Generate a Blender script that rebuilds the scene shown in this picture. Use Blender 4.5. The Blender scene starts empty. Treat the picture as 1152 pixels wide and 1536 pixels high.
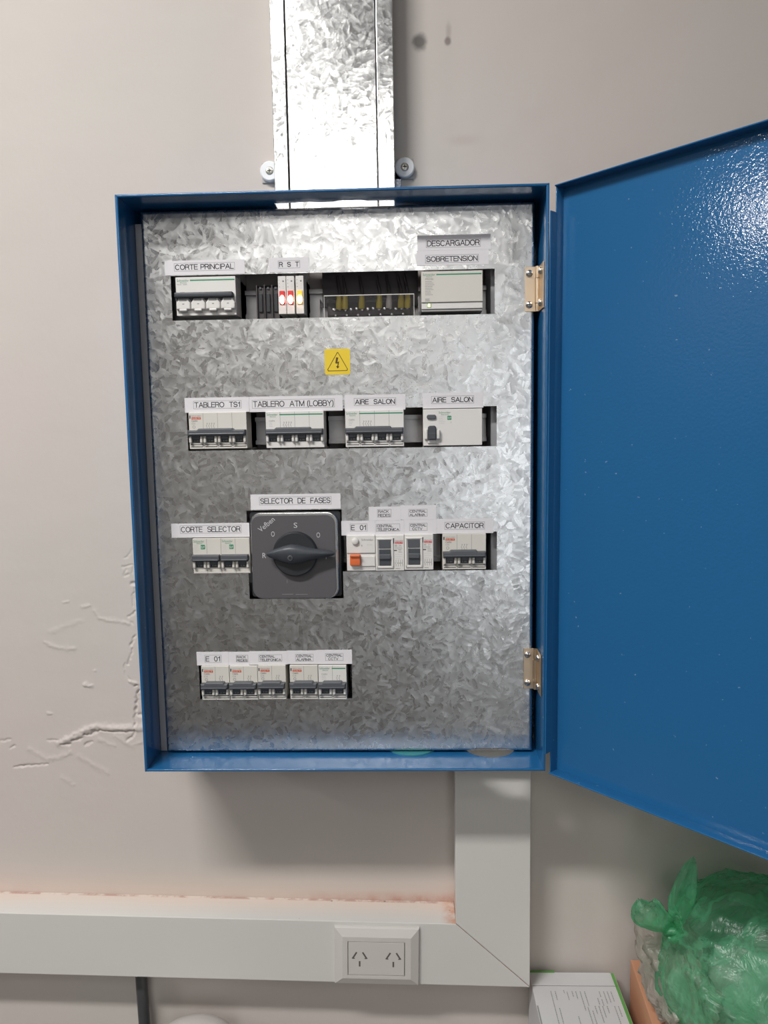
import bpy, bmesh, math, random
from mathutils import Vector, Matrix, noise, geometry

random.seed(7)
SC = bpy.context.scene
COL = SC.collection
ZC = 1.6                       # height of the cabinet's centre above the floor; heights below are relative to it

# ------------------------------------------------------------------ camera
CAM = bpy.data.cameras.new('camera')
CAM.sensor_fit = 'VERTICAL'; CAM.sensor_height = 36.0
CAM.lens = 1110.0 / 1536.0 * 36.0
CAM.clip_start = 0.01
cam = bpy.data.objects.new('camera', CAM); COL.objects.link(cam)
P_, Y_, R_ = -.1063, .0322, .0162
_A = Matrix.Rotation(Y_, 3, 'Z') @ Matrix.Rotation(P_, 3, 'X') @ Matrix.Rotation(R_, 3, 'Y')
_r, _f, _u = _A.col[0], _A.col[1], _A.col[2]
_M = Matrix((_r, _u, -_f)).transposed().to_4x4()
_M.translation = Vector((.0822, -.9974, .0679 + ZC))
cam.matrix_world = _M
SC.camera = cam

# ------------------------------------------------------------------ view, world, lights
SC.view_settings.view_transform = 'Standard'
SC.view_settings.look = 'None'
SC.view_settings.gamma = 1.0
SC.view_settings.use_curve_mapping = False
SC.view_settings.exposure = 0.62
W = bpy.data.worlds.new('world'); SC.world = W; W.use_nodes = True
W.node_tree.nodes['Background'].inputs[0].default_value = (.8, .85, .9, 1)
W.node_tree.nodes['Background'].inputs[1].default_value = 0.25

def area_light(name, loc, sx, sy, power, rot=(0, 0, 0), color=(1, 1, 1)):
    L = bpy.data.lights.new(name, 'AREA'); L.shape = 'RECTANGLE'
    L.size = sx; L.size_y = sy; L.energy = power; L.color = color
    o = bpy.data.objects.new(name, L); COL.objects.link(o)
    o.location = (loc[0], loc[1], loc[2] + ZC); o.rotation_euler = rot
    return o
CEIL = 1.50
# ceiling fixtures (housings are built with the room): x, y, length along x, width, watts
FIXTURES = [(-.80, -1.28, .90, .18, 33.0), (-.22, -3.20, .75, 1.10, 6.0), (-.25, -4.65, 1.9, .80, 1.5), (-3.80, -2.10, .34, .32, 22.0)]
for fx, fy, fl, fw, pw in FIXTURES:
    area_light('fixture_light', (fx, fy, CEIL - .062), fl - .04, fw - .03, pw, color=(1.0, .985, .96))
# added unseen source behind the camera: panel's bright reflected streak and fill
area_light('added_fill_light', (.96, -5.37, -.28), .80, 2.2, 10.5, rot=(math.pi/2, 0, 0), color=(.92, .96, 1.0))

# ------------------------------------------------------------------ materials
def lin(r, g, b):
    f = lambda c: (c/255/12.92) if c/255 <= .04045 else ((c/255 + .055)/1.055)**2.4
    return (f(r), f(g), f(b), 1)
class NT:
    def __init__(s, name):
        s.m = bpy.data.materials.new(name); s.m.use_nodes = True
        s.t = s.m.node_tree; s.p = s.t.nodes['Principled BSDF']; s.out = s.t.nodes['Material Output']
    def n(s, typ, ins=None, **kw):
        x = s.t.nodes.new('ShaderNode' + typ)
        for k, v in kw.items(): setattr(x, k, v)
        for k, v in (ins or {}).items():
            if hasattr(v, 'is_linked'): s.t.links.new(v, x.inputs[k])
            else: x.inputs[k].default_value = v
        return x
    def link(s, a, b): s.t.links.new(a, b)
    def math(s, op, a, b=None, c=None, clamp=False):
        ins = {0: a}
        if b is not None: ins[1] = b
        if c is not None: ins[2] = c
        return s.n('Math', ins, operation=op, use_clamp=clamp).outputs[0]
    def ramp(s, fac, stops, interp='LINEAR'):
        r = s.n('ValToRGB', {0: fac}); r.color_ramp.interpolation = interp
        e = r.color_ramp.elements
        while len(e) < len(stops): e.new(.5)
        for el, (p, c) in zip(e, stops):
            el.position = p; el.color = c if len(c) == 4 else (*c, 1)
        return r.outputs[0]
    def g(s, fac, a, b):          # grey ramp a->b
        return s.ramp(fac, [(0, (a, a, a)), (1, (b, b, b))])
    def mix(s, fac, a, b, mode='MIX'):
        x = s.n('Mix', data_type='RGBA', blend_type=mode)
        for i, v in ((0, fac), (6, a), (7, b)):
            if hasattr(v, 'is_linked'): s.link(v, x.inputs[i])
            else: x.inputs[i].default_value = v
        return x.outputs[2]
    def smooth(s, v, a, b):       # smoothstep a..b -> 0..1
        x = s.n('MapRange', {0: v, 1: a, 2: b, 3: 0., 4: 1.}, interpolation_type='SMOOTHSTEP'); return x.outputs[0]
    def pos(s): return s.n('NewGeometry').outputs['Position']
    def obj(s): return s.n('TexCoord').outputs['Object']
    def noise(s, vec, scale, detail=3., rough=.5, dist=0.):
        return s.n('TexNoise', {'Vector': vec, 'Scale': scale, 'Detail': detail, 'Roughness': rough, 'Distortion': dist})
    def bump(s, h, strength, dist):
        b = s.n('Bump', {'Height': h, 'Strength': strength, 'Distance': dist})
        s.link(b.outputs[0], s.p.inputs['Normal']); return b

MATS = {}
def simple(name, col, rough=.5, metal=0., spec=.5, coat=0., bumpy=None):
    t = NT(name); p = t.p
    p.inputs['Base Color'].default_value = col if len(col) == 4 else (*col, 1)
    p.inputs['Roughness'].default_value = rough; p.inputs['Metallic'].default_value = metal
    p.inputs['Specular IOR Level'].default_value = spec
    p.inputs['Coat Weight'].default_value = coat
    v = t.noise(t.obj(), 60., 2.).outputs[0]
    c = t.mix(t.g(v, .0, .10), p.inputs['Base Color'].default_value, (col[0]*.75, col[1]*.75, col[2]*.75, 1))
    t.link(c, p.inputs['Base Color'])
    if bumpy: t.bump(t.noise(t.obj(), bumpy[0], 2.).outputs[0], bumpy[1], bumpy[2])
    MATS[name] = t.m
    return t.m
def emit(name, col, strength, base=(.8, .8, .8, 1)):
    t = NT(name); t.p.inputs['Base Color'].default_value = base
    t.p.inputs['Emission Color'].default_value = col; t.p.inputs['Emission Strength'].default_value = strength
    MATS[name] = t.m; return t.m

simple('plastic_white', lin(224, 221, 217), .42)
simple('plastic_cream', lin(214, 210, 202), .45)
simple('plastic_grey', lin(176, 174, 172), .45)
simple('plastic_dark', lin(66, 70, 76), .42)
simple('plastic_slate', lin(84, 87, 92), .42)
simple('selector_grey', lin(88, 86, 89), .5)
simple('plastic_black', lin(40, 42, 46), .45)
simple('plastic_maroon_black', lin(66, 60, 62), .5)
simple('print_black', lin(70, 68, 70), .7)
simple('print_grey', lin(140, 140, 140), .7)
simple('print_orange', lin(206, 92, 62), .6)
simple('print_red', lin(204, 70, 74), .6)
simple('print_green', lin(42, 140, 104), .6)
simple('print_light', lin(196, 196, 198), .6)
simple('orange_toggle', lin(226, 112, 62), .4)
simple('paper', lin(226, 223, 226), .65, spec=.3)
simple('ink', lin(52, 50, 56), .8, spec=.1)
simple('ink_line', lin(120, 118, 122), .8, spec=.1)
simple('sticker_yellow', lin(236, 204, 48), .5)
simple('sticker_brown', lin(92, 64, 20), .6)
simple('rail_grey', lin(158, 158, 162), .5)
simple('brass', (.72, .58, .43), .42, 1.)
simple('zinc', (.72, .72, .72), .25, 1.)
simple('rail_metal', (.42, .41, .41), .42, 1.)
simple('socket_white', lin(206, 202, 197), .4)
simple('slot_dark', lin(96, 90, 86), .7)
simple('nylon_white', lin(236, 238, 240), .5)
simple('screw_grey', (.55, .54, .48), .4, 1.)
simple('conduit', lin(66, 68, 70), .35, bumpy=(120, .15, .001))
simple('canister_white', lin(214, 208, 204), .45)
simple('wire_yellow', lin(206, 188, 72), .5)
simple('wire_white', lin(220, 214, 208), .5)
simple('teal', lin(60, 132, 140), .5)
simple('ceiling_white', (.42, .41, .40), .8)
simple('fixture_white', (.85, .85, .85), .5)
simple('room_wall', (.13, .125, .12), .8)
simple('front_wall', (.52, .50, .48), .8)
simple('dark_board', (.09, .08, .075), .5)
simple('frame_alu', (.6, .6, .6), .4, 1.)
simple('desk_top', (.12, .10, .085), .5)
simple('desk_leg', (.25, .25, .26), .4, .6)
simple('carton_white', lin(206, 205, 206), .55)
simple('carton_green', lin(96, 160, 78), .55)
simple('carton_brown', lin(200, 146, 114), .7)
simple('wiring_duct', lin(188, 188, 192), .55)
simple('back_plate', lin(190, 180, 176), .6)
emit('lamp_red', (1, .02, .02, 1), .16, (.45, .04, .04, 1))
emit('lamp_core', (1, .38, .28, 1), 30.)
emit('lamp_amber', (1, .42, .03, 1), .3, (.8, .5, .06, 1))
emit('lamp_amber_core', (1, .62, .25, 1), 30.)
emit('led_green', (.45, 1, .1, 1), 2.2)
emit('diffuser', (1, .98, .95, 1), 3.)

def mat_tile():
    t = NT('floor_tile')
    b = t.n('TexBrick', {'Vector': t.pos(), 'Color1': (.10, .093, .085, 1), 'Color2': (.115, .105, .097, 1), 'Mortar': (.06, .055, .05, 1),
                         'Scale': 1., 'Mortar Size': .004, 'Brick Width': .4, 'Row Height': .4}, offset=0.)
    t.link(b.outputs[0], t.p.inputs['Base Color']); t.p.inputs['Roughness'].default_value = .35
    MATS['floor_tile'] = t.m
mat_tile()

def mat_wall():
    t = NT('wall_paint'); P = t.pos()
    n1 = t.noise(P, 2.2, 4.).outputs[0]; n2 = t.noise(P, 55., 4., .6).outputs[0]; n3 = t.noise(P, 9., 4.).outputs[0]
    c = t.mix(t.smooth(n1, .3, .7), lin(204, 194, 189), lin(200, 195, 188))
    c = t.mix(t.g(n3, 0., .10), c, lin(176, 160, 156))
    xyz = t.n('SeparateXYZ', {0: P}); x, y, z = xyz.outputs
    def spot(cx, cz, rx, rz, soft=.5, wob=.6):
        a = t.math('DIVIDE', t.math('SUBTRACT', x, cx), rx); b = t.math('DIVIDE', t.math('SUBTRACT', z, cz + ZC), rz)
        d = t.math('SQRT', t.math('ADD', t.math('MULTIPLY', a, a), t.math('MULTIPLY', b, b)))
        d = t.math('ADD', d, t.math('MULTIPLY', t.math('SUBTRACT', t.noise(P, 120., 2.).outputs[0], .5), wob))
        return t.smooth(d, 1. + soft, 1. - soft)
    # two dark smudges high on the wall beside the metal duct
    c = t.mix(t.math('MULTIPLY', spot(.1045, .5600, .0085, .0095), .78), c, lin(70, 68, 66))
    c = t.mix(t.math('MULTIPLY', spot(.1405, .5600, .0042, .0050), .65), c, lin(96, 76, 74))
    c = t.mix(t.math('MULTIPLY', spot(.1415, .5720, .0030, .0090, .8), .30), c, lin(110, 90, 86))
    c = t.mix(t.math('MULTIPLY', spot(.160, .440, .018, .006, .9, .9), .14), c, lin(150, 110, 104))
    # rust bleeding above the trunking
    left = t.smooth(x, .19, .17)
    h = t.math('SUBTRACT', z, t.math('SUBTRACT', ZC - .5972, t.math('MULTIPLY', x, .0205)))
    band = t.math('MULTIPLY', t.smooth(h, .016, -.002), t.smooth(h, -.005, -.003))
    along = t.math('MULTIPLY', t.smooth(x, -.15, .11), t.smooth(x, .20, .14))
    rn = t.smooth(t.noise(P, 30., 4., .65).outputs[0], .30, .72)
    r = t.math('MULTIPLY', t.math('MULTIPLY', band, along), t.math('ADD', t.math('MULTIPLY', rn, .7), .25), clamp=True)
    c = t.mix(r, c, lin(160, 96, 76))
    c = t.mix(t.math('MULTIPLY', t.math('MULTIPLY', t.smooth(h, .06, 0.), t.smooth(h, -.005, -.003)), t.math('MULTIPLY', left, .30)), c, lin(214, 180, 160))
    t.link(c, t.p.inputs['Base Color']); t.p.inputs['Roughness'].default_value = .62
    t.p.inputs['Specular IOR Level'].default_value = .35
    hb = t.math('ADD', t.math('MULTIPLY', n2, .25), t.math('MULTIPLY', t.noise(P, 14., 3.).outputs[0], 1.))
    t.bump(hb, .35, .004)
    MATS['wall_paint'] = t.m
mat_wall()

def mat_trunk():
    t = NT('trunking_pvc'); P = t.pos()
    xyz = t.n('SeparateXYZ', {0: P}); x, y, z = xyz.outputs
    nz = t.n('SeparateXYZ', {0: t.n('NewGeometry').outputs['True Normal']}).outputs[2]
    up = t.smooth(nz, .5, .9)
    c = t.mix(t.g(t.noise(P, 12., 3.).outputs[0], 0., .12), lin(212, 210, 206), lin(186, 182, 178))
    # peach rust wash on the dusty top face, darkest along the wall and by the upright
    wn = t.noise(P, 45., 4., .65).outputs[0]
    d = t.math('MULTIPLY', y, -1.)
    wash = t.math('MULTIPLY', t.smooth(d, .046, .004), t.math('ADD', .18, t.math('MULTIPLY', t.noise(P, 6., 3.).outputs[0], .42)))
    c = t.mix(t.math('MULTIPLY', wash, up, clamp=True), c, lin(222, 192, 172))
    line = t.math('MULTIPLY', t.smooth(d, .0062, .0036), t.smooth(wn, .42, .60))
    c = t.mix(t.math('MULTIPLY', t.math('MULTIPLY', line, up), .55), c, lin(158, 100, 80))
    cor = t.math('MULTIPLY', t.smooth(x, .118, .139), t.smooth(t.noise(P, 60., 4.).outputs[0], .30, .62))
    cor = t.math('MULTIPLY', cor, t.smooth(z, ZC - .545, ZC - .598))
    ny = t.math('ABSOLUTE', t.n('SeparateXYZ', {0: t.n('NewGeometry').outputs['True Normal']}).outputs[1])
    cor = t.math('MULTIPLY', cor, t.smooth(ny, .5, .2))
    c = t.mix(t.math('MULTIPLY', cor, .8), c, lin(196, 142, 114))
    sp = t.n('TexVoronoi', {'Vector': P, 'Scale': 38., 'Randomness': 1.})
    speck = t.math('MULTIPLY', t.smooth(sp.outputs['Distance'], .075, .045), up)
    c = t.mix(t.math('MULTIPLY', speck, .7), c, lin(96, 86, 80))
    t.link(c, t.p.inputs['Base Color']); t.p.inputs['Roughness'].default_value = .48
    MATS['trunking_pvc'] = t.m
mat_trunk()

def mat_blue(name, col, rough, peel, coat):
    t = NT(name); O = t.obj()
    n = t.noise(O, 3., 3.).outputs[0]
    c = t.mix(t.g(n, 0., .22), col, (col[0]*.7, col[1]*.75, col[2]*.85, 1))
    chip = t.smooth(t.noise(O, 160., 2., .6).outputs[0], .735, .76)
    c = t.mix(t.math('MULTIPLY', chip, .5), c, lin(150, 170, 190))
    t.link(c, t.p.inputs['Base Color'])
    t.p.inputs['Roughness'].default_value = rough; t.p.inputs['Specular IOR Level'].default_value = .12
    t.p.inputs['Coat Weight'].default_value = coat; t.p.inputs['Coat Roughness'].default_value = .07
    b = t.bump(t.noise(O, 380., 2., .5).outputs[0], peel, .0012)
    t.link(b.outputs[0], t.p.inputs['Coat Normal'])
    MATS[name] = t.m
mat_blue('blue_paint', lin(34, 98, 148), .38, .13, 1.0)

def mat_galv(name, base, rough, scale, tilt):
    """zinc spangle: coarse crystals set a grain direction, elongated leaves inside them each tilt a little and differ in gloss"""
    t = NT(name); O = t.obj()
    def warp(vec, sc, amt):
        wv = t.n('VectorMath', {0: t.noise(vec, sc, 3., .6).outputs[1], 1: (.5, .5, .5)}, operation='SUBTRACT').outputs[0]
        wv = t.n('VectorMath', {0: wv, 3: amt}, operation='SCALE').outputs[0]
        return t.n('VectorMath', {0: vec, 1: wv}, operation='ADD').outputs[0]
    def leaves(seed, sc, sl, stretch):
        off = t.n('VectorMath', {0: O, 1: (seed, seed*1.7, seed*.3)}, operation='ADD').outputs[0]
        v = t.n('TexVoronoi', {'Vector': warp(off, sc*1.2, .9/sc), 'Scale': sc, 'Randomness': 1.})
        ang = t.math('MULTIPLY', t.n('SeparateColor', {0: v.outputs['Color']}).outputs[0], 6.2832)
        rot = t.n('VectorRotate', {'Vector': warp(off, sl*.7, .55/sl), 'Angle': ang}, rotation_type='Y_AXIS').outputs[0]
        st = t.n('VectorMath', {0: rot, 1: (1., 0., stretch)}, operation='MULTIPLY').outputs[0]
        lv = t.n('TexVoronoi', {'Vector': st, 'Scale': sl, 'Randomness': 1.})
        return t.n('SeparateColor', {0: lv.outputs['Color']}), lv.outputs['Distance']
    s1, d1 = leaves(0., scale, scale*2.6, .30)
    s2, d2 = leaves(3.1, scale*1.7, scale*5.0, .34)
    def vec(s, k):
        f = lambda o: t.math('MULTIPLY', t.math('POWER', t.math('ABSOLUTE', t.math('SUBTRACT', t.math('MULTIPLY', o, 2.), 1.)), 1.8), t.math('MULTIPLY', t.math('SIGN', t.math('SUBTRACT', o, .5)), k))
        return t.n('CombineXYZ', {0: f(s.outputs[1]), 1: 0., 2: f(s.outputs[2])}).outputs[0]
    N = t.n('NewGeometry').outputs['Normal']
    tl = t.n('VectorMath', {0: vec(s1, tilt), 1: vec(s2, tilt*.9)}, operation='ADD').outputs[0]
    Nn = t.n('VectorMath', {0: t.n('VectorMath', {0: N, 1: tl}, operation='ADD').outputs[0]}, operation='NORMALIZE').outputs[0]
    b = t.n('Bump', {'Height': t.math('ADD', d1, t.math('MULTIPLY', d2, .5)), 'Strength': .10, 'Distance': .0012, 'Normal': Nn})
    t.link(b.outputs[0], t.p.inputs['Normal'])
    t.p.inputs['Metallic'].default_value = 1.
    c = t.mix(s1.outputs[0], (base*.93, base*.93, base*.93, 1), (base*1.05, base*1.06, base*1.06, 1))
    dark = t.math('MULTIPLY', t.smooth(s2.outputs[0], .90, .96), t.smooth(t.noise(O, 14., 3.).outputs[0], .42, .62))
    c = t.mix(t.math('MULTIPLY', dark, .20), c, (base*.55, base*.56, base*.57, 1))
    t.link(c, t.p.inputs['Base Color'])
    t.link(t.math('ADD', rough - .05, t.math('MULTIPLY', s2.outputs[1], .10)), t.p.inputs['Roughness'])
    MATS[name] = t.m
mat_galv('galvanised', .60, .30, 48., .027)
mat_galv('galvanised_duct', .66, .22, 52., .026)

def mat_film(name, col, clear, gloss, bs, thick):
    t = NT(name); O = t.obj()
    nb = t.n('TexNoise', {'Vector': O, 'Scale': bs, 'Detail': 4., 'Roughness': .6, 'Distortion': 1.2}).outputs[0]
    b = t.n('Bump', {'Height': nb, 'Strength': .8, 'Distance': .008}).outputs[0]
    v = t.noise(O, 16., 3.).outputs[0]
    c = t.mix(t.smooth(v, .3, .7), col, (col[0]*.7, col[1]*.82, col[2]*.75, 1))
    dif = t.n('BsdfDiffuse', {'Color': c, 'Normal': b}).outputs[0]
    trl = t.n('BsdfTranslucent', {'Color': c, 'Normal': b}).outputs[0]
    tr = t.n('BsdfTransparent', {'Color': (.76, .94, .84, 1) if thick else (1, 1, 1, 1)}).outputs[0]
    gl = t.n('BsdfGlossy', {'Color': (1, 1, 1, 1), 'Roughness': .34, 'Normal': b}).outputs[0]
    m1 = t.n('MixShader', {0: .5, 1: dif, 2: trl}).outputs[0]
    fn = t.n('TexNoise', {'Vector': O, 'Scale': 13. if thick else 18., 'Detail': 3., 'Roughness': .5, 'Distortion': 1.6}).outputs[0]
    crease = t.smooth(t.math('ABSOLUTE', t.math('SUBTRACT', fn, .5)), .0, .10)     # gathered folds are denser than the stretched film
    m2 = t.n('MixShader', {0: t.math('MULTIPLY', t.g(crease, .55, 1.), clear), 1: m1, 2: tr}).outputs[0]
    m3 = t.n('MixShader', {0: gloss, 1: m2, 2: gl}).outputs[0]
    t.link(m3, t.out.inputs[0]); MATS[name] = t.m
mat_film('green_film', lin(122, 214, 166), .76, .035, 22., True)
mat_film('clear_film', lin(226, 212, 204), .28, .06, 26., False)
mat_film('white_film', lin(232, 232, 228), .0, .05, 18., False)
def mat_clear():
    t = NT('clear_plastic')
    tr = t.n('BsdfTransparent', {'Color': (.93, .92, .93, 1)}).outputs[0]
    gl = t.n('BsdfGlossy', {'Color': (1, 1, 1, 1), 'Roughness': .12}).outputs[0]
    fr = t.n('Fresnel', {'IOR': 1.35}).outputs[0]
    t.link(t.n('MixShader', {0: fr, 1: tr, 2: gl}).outputs[0], t.out.inputs[0]); MATS['clear_plastic'] = t.m
mat_clear()

# ------------------------------------------------------------------ mesh helpers
# local axes of wall-mounted things: u to the right, v up, w out of the wall (towards the room), in millimetres
def uvw(u, v, w): return Vector((u/1000, -w/1000, v/1000))
_TXT = {}
def text_geo(s):
    if s not in _TXT:
        c = bpy.data.curves.new('t', 'FONT'); c.body = s; c.size = 1.; c.resolution_u = 3
        o = bpy.data.objects.new('t', c); COL.objects.link(o)
        dg = bpy.context.evaluated_depsgraph_get(); me = o.evaluated_get(dg).to_mesh()
        vs = [tuple(v.co) for v in me.vertices]; fs = [tuple(p.vertices) for p in me.polygons]
        o.evaluated_get(dg).to_mesh_clear(); bpy.data.objects.remove(o); bpy.data.curves.remove(c)
        x0 = min(v[0] for v in vs); x1 = max(v[0] for v in vs); y0 = min(v[1] for v in vs); y1 = max(v[1] for v in vs)
        _TXT[s] = ([((v[0]-x0)/(x1-x0), (v[1]-y0)/(y1-y0)) for v in vs], fs)
    return _TXT[s]

# single-stroke sans lettering for the printed paper labels: polylines in a unit-high cell, advance width first
def _arc(cx, cy, rx, ry, a0, a1, n=10): return [(cx + rx*math.cos(math.radians(a0 + (a1-a0)*i/n)), cy + ry*math.sin(math.radians(a0 + (a1-a0)*i/n))) for i in range(n+1)]
_BOW = lambda x0, x1, y0, y1: [(0, y1), (x0, y1)] + _arc(x0, (y0+y1)/2, x1-x0, (y1-y0)/2, 90, -90) + [(0, y0)]
GLY = {
 'A': (.78, [[(0, 0), (.39, 1), (.78, 0)], [(.13, .34), (.65, .34)]]),
 'B': (.66, [[(0, 0), (0, 1)], _BOW(.38, .62, .53, 1), _BOW(.40, .66, 0, .53)]),
 'C': (.76, [_arc(.38, .5, .38, .5, 42, 318, 20)]),
 'D': (.72, [[(0, 0), (0, 1)], _BOW(.30, .72, 0, 1)]),
 'E': (.60, [[(.60, 1), (0, 1), (0, 0), (.60, 0)], [(0, .53), (.55, .53)]]),
 'F': (.56, [[(.56, 1), (0, 1), (0, 0)], [(0, .51), (.50, .51)]]),
 'G': (.80, [_arc(.40, .5, .40, .5, 45, 330, 20) + [(.78, .48), (.46, .48)], [(.78, .48), (.78, 0)]]),
 'I': (.06, [[(.03, 0), (.03, 1)]]),
 'K': (.68, [[(0, 0), (0, 1)], [(.64, 1), (0, .38)], [(.22, .58), (.68, 0)]]),
 'L': (.54, [[(0, 1), (0, 0), (.54, 0)]]),
 'M': (.84, [[(0, 0), (0, 1), (.42, .05), (.84, 1), (.84, 0)]]),
 'N': (.70, [[(0, 0), (0, 1), (.70, 0), (.70, 1)]]),
 'O': (.82, [_arc(.41, .5, .41, .5, 0, 360, 26)]),
 'P': (.64, [[(0, 0), (0, 1)], _BOW(.38, .64, .46, 1)]),
 'R': (.68, [[(0, 0), (0, 1)], _BOW(.40, .66, .50, 1), [(.40, .50), (.56, .42), (.62, .12), (.68, 0)]]),
 'S': (.66, [_arc(.33, .745, .31, .255, 22, 250, 12) + _arc(.33, .26, .33, .26, 76, -160, 14)]),
 'T': (.68, [[(0, 1), (.68, 1)], [(.34, 1), (.34, 0)]]),
 'V': (.72, [[(0, 1), (.36, 0), (.72, 1)]]),
 'Y': (.72, [[(0, 1), (.36, .44), (.72, 1)], [(.36, .44), (.36, 0)]]),
 '0': (.58, [_arc(.29, .5, .29, .5, 0, 360, 24)]),
 '1': (.40, [[(.06, .74), (.26, .84), (.32, 1), (.32, 0)]]),
 '(': (.24, [_arc(.32, .42, .30, .66, 118, 242, 10)]),
 ')': (.20, [_arc(-.12, .42, .30, .66, 62, -62, 10)]),
 ' ': (.30, []),
}
def strokes(s, gap=.17):
    x = 0; out = []
    for ch in s:
        w, pl = GLY[ch]; out += [[(x+a, b) for a, b in p] for p in pl]; x += w + gap
    return out, x - gap

class MB:
    def __init__(s): s.v = []; s.f = []; s.m = []; s.sm = []; s.mats = []
    def mi(s, mat):
        if mat not in s.mats: s.mats.append(mat)
        return s.mats.index(mat)
    def add(s, vs, fs, mat, smooth=False):
        b = len(s.v); k = s.mi(mat)
        s.v += [Vector(v) for v in vs]
        for f in fs: s.f.append([i+b for i in f]); s.m.append(k); s.sm.append(smooth)
        return s
    def bm(s, bm, mat, smooth=False):
        bm.verts.index_update()
        s.add([v.co.copy() for v in bm.verts], [[v.index for v in f.verts] for f in bm.faces], mat, smooth); bm.free(); return s
    def box(s, u0, u1, v0, v1, w0, w1, mat, bev=0., seg=2):
        bm = bmesh.new(); bmesh.ops.create_cube(bm, size=1)
        for v in bm.verts:
            v.co = uvw(u0 + (v.co.x+.5)*(u1-u0), v0 + (v.co.z+.5)*(v1-v0), w0 + (.5-v.co.y)*(w1-w0))
        if bev: bmesh.ops.bevel(bm, geom=bm.edges[:], offset=bev/1000, segments=seg, affect='EDGES', profile=.5)
        return s.bm(bm, mat, bool(bev) and seg > 2)
    def prism(s, pts, w0, w1, mat, bev=0., seg=2):         # pts in (u,v), ccw seen from the room
        bm = bmesh.new()
        a = [bm.verts.new(uvw(u, v, w1)) for u, v in pts]; b = [bm.verts.new(uvw(u, v, w0)) for u, v in pts]
        n = len(pts); top = bm.faces.new(a); bm.faces.new(b[::-1])
        for i in range(n): bm.faces.new((a[i], b[i], b[(i+1) % n], a[(i+1) % n]))
        bmesh.ops.recalc_face_normals(bm, faces=bm.faces[:])
        if bev: bmesh.ops.bevel(bm, geom=list(top.edges), offset=bev/1000, segments=seg, affect='EDGES', profile=.5)
        return s.bm(bm, mat)
    def cyl(s, u, v, r, w0, w1, mat, n=32, dome=0., bev=0.):   # axis along w
        prof = [(r, w0), (r, w1-bev), (r-bev, w1)] if bev else [(r, w0), (r, w1)]
        if dome: prof += [(r*math.cos(a*math.pi/12), w1 + dome*math.sin(a*math.pi/12)) for a in range(1, 6)]
        vs, fs = [], []
        for rr, w in prof:
            for i in range(n):
                a = 2*math.pi*i/n; vs.append(uvw(u + rr*math.cos(a), v + rr*math.sin(a), w))
        for j in range(len(prof)-1):
            for i in range(n):
                k = (i+1) % n; fs.append((j*n+i, j*n+k, (j+1)*n+k, (j+1)*n+i))
        fs.append([(len(prof)-1)*n+i for i in range(n)]); fs.append([i for i in range(n)][::-1])
        return s.add(vs, fs, mat, dome > 0)
    def text(s, txt, u0, u1, v0, v1, w, mat, rot=0., about=None):
        vs, fs = text_geo(txt); out = []
        c, sn = math.cos(rot), math.sin(rot); cu, cv = about or ((u0+u1)/2, (v0+v1)/2)
        for x, y in vs:
            u = u0 + x*(u1-u0) - cu; v = v0 + y*(v1-v0) - cv
            out.append(uvw(cu + u*c - v*sn, cv + u*sn + v*c, w))
        return s.add(out, fs, mat)
    def letters(s, txt, u0, u1, v0, v1, t, w, mat):
        pl, L = strokes(txt); k = (u1-u0-t)/L
        for p in pl: s.line([(u0+t/2+a*k, v0+t/2+b*(v1-v0-t)) for a, b in p], t, w, mat)
        return s
    def rect(s, u0, u1, v0, v1, w, mat):
        return s.add([uvw(u0, v0, w), uvw(u1, v0, w), uvw(u1, v1, w), uvw(u0, v1, w)], [(0, 1, 2, 3)], mat)
    def frame(s, u0, u1, v0, v1, t, w, mat):
        s.rect(u0, u1, v1-t, v1, w, mat); s.rect(u0, u1, v0, v0+t, w, mat)
        s.rect(u0, u0+t, v0+t, v1-t, w, mat); return s.rect(u1-t, u1, v0+t, v1-t, w, mat)
    def line(s, pts, t, w, mat, closed=False):             # flat stroke
        n = len(pts)
        for i in range(n if closed else n-1):
            a = Vector(pts[i]); b = Vector(pts[(i+1) % n])
            if (b-a).length < 1e-6: continue
            d = (b-a).normalized()*t/2; q = Vector((-d.y, d.x))
            p = [a-d+q, a-d-q, b+d-q, b+d+q]
            s.add([uvw(x.x, x.y, w) for x in p], [(0, 1, 2, 3)], mat)
        return s
    def plate(s, outer, holes, w, th, mat, plane='uv'):     # sheet with holes, front at w, thickness th behind it
        bm = bmesh.new(); E = []
        for loop in [outer] + holes:
            vs = [bm.verts.new((p[0]/1000, p[1]/1000, 0)) for p in loop]
            E += [bm.edges.new((vs[i], vs[(i+1) % len(vs)])) for i in range(len(vs))]
        bmesh.ops.triangle_fill(bm, use_beauty=True, use_dissolve=False, edges=E, normal=(0, 0, 1))
        r = bmesh.ops.extrude_face_region(bm, geom=bm.faces[:])
        for g in r['geom']:
            if isinstance(g, bmesh.types.BMVert): g.co.z -= th/1000
        bmesh.ops.recalc_face_normals(bm, faces=bm.faces[:])
        for v in bm.verts:
            u, q, z = v.co.x*1000, v.co.y*1000, v.co.z*1000
            if plane == 'uv': v.co = uvw(u, q, w + z)
            else: v.co = uvw(u, w + z, q)                   # horizontal sheet: (u, w) outline at height w
        return s.bm(bm, mat)
    def ring(s, u0, u1, v0, v1, prof, mat):                 # rolled edge: prof = [(inset, w), ...]
        vs, fs = [], []
        for i, w in prof:
            vs += [uvw(u0+i, v0+i, w), uvw(u1-i, v0+i, w), uvw(u1-i, v1-i, w), uvw(u0+i, v1-i, w)]
        for j in range(len(prof)-1):
            for k in range(4):
                q = (k+1) % 4; fs.append((j*4+k, (j+1)*4+k, (j+1)*4+q, j*4+q))
        return s.add(vs, fs, mat)
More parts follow.
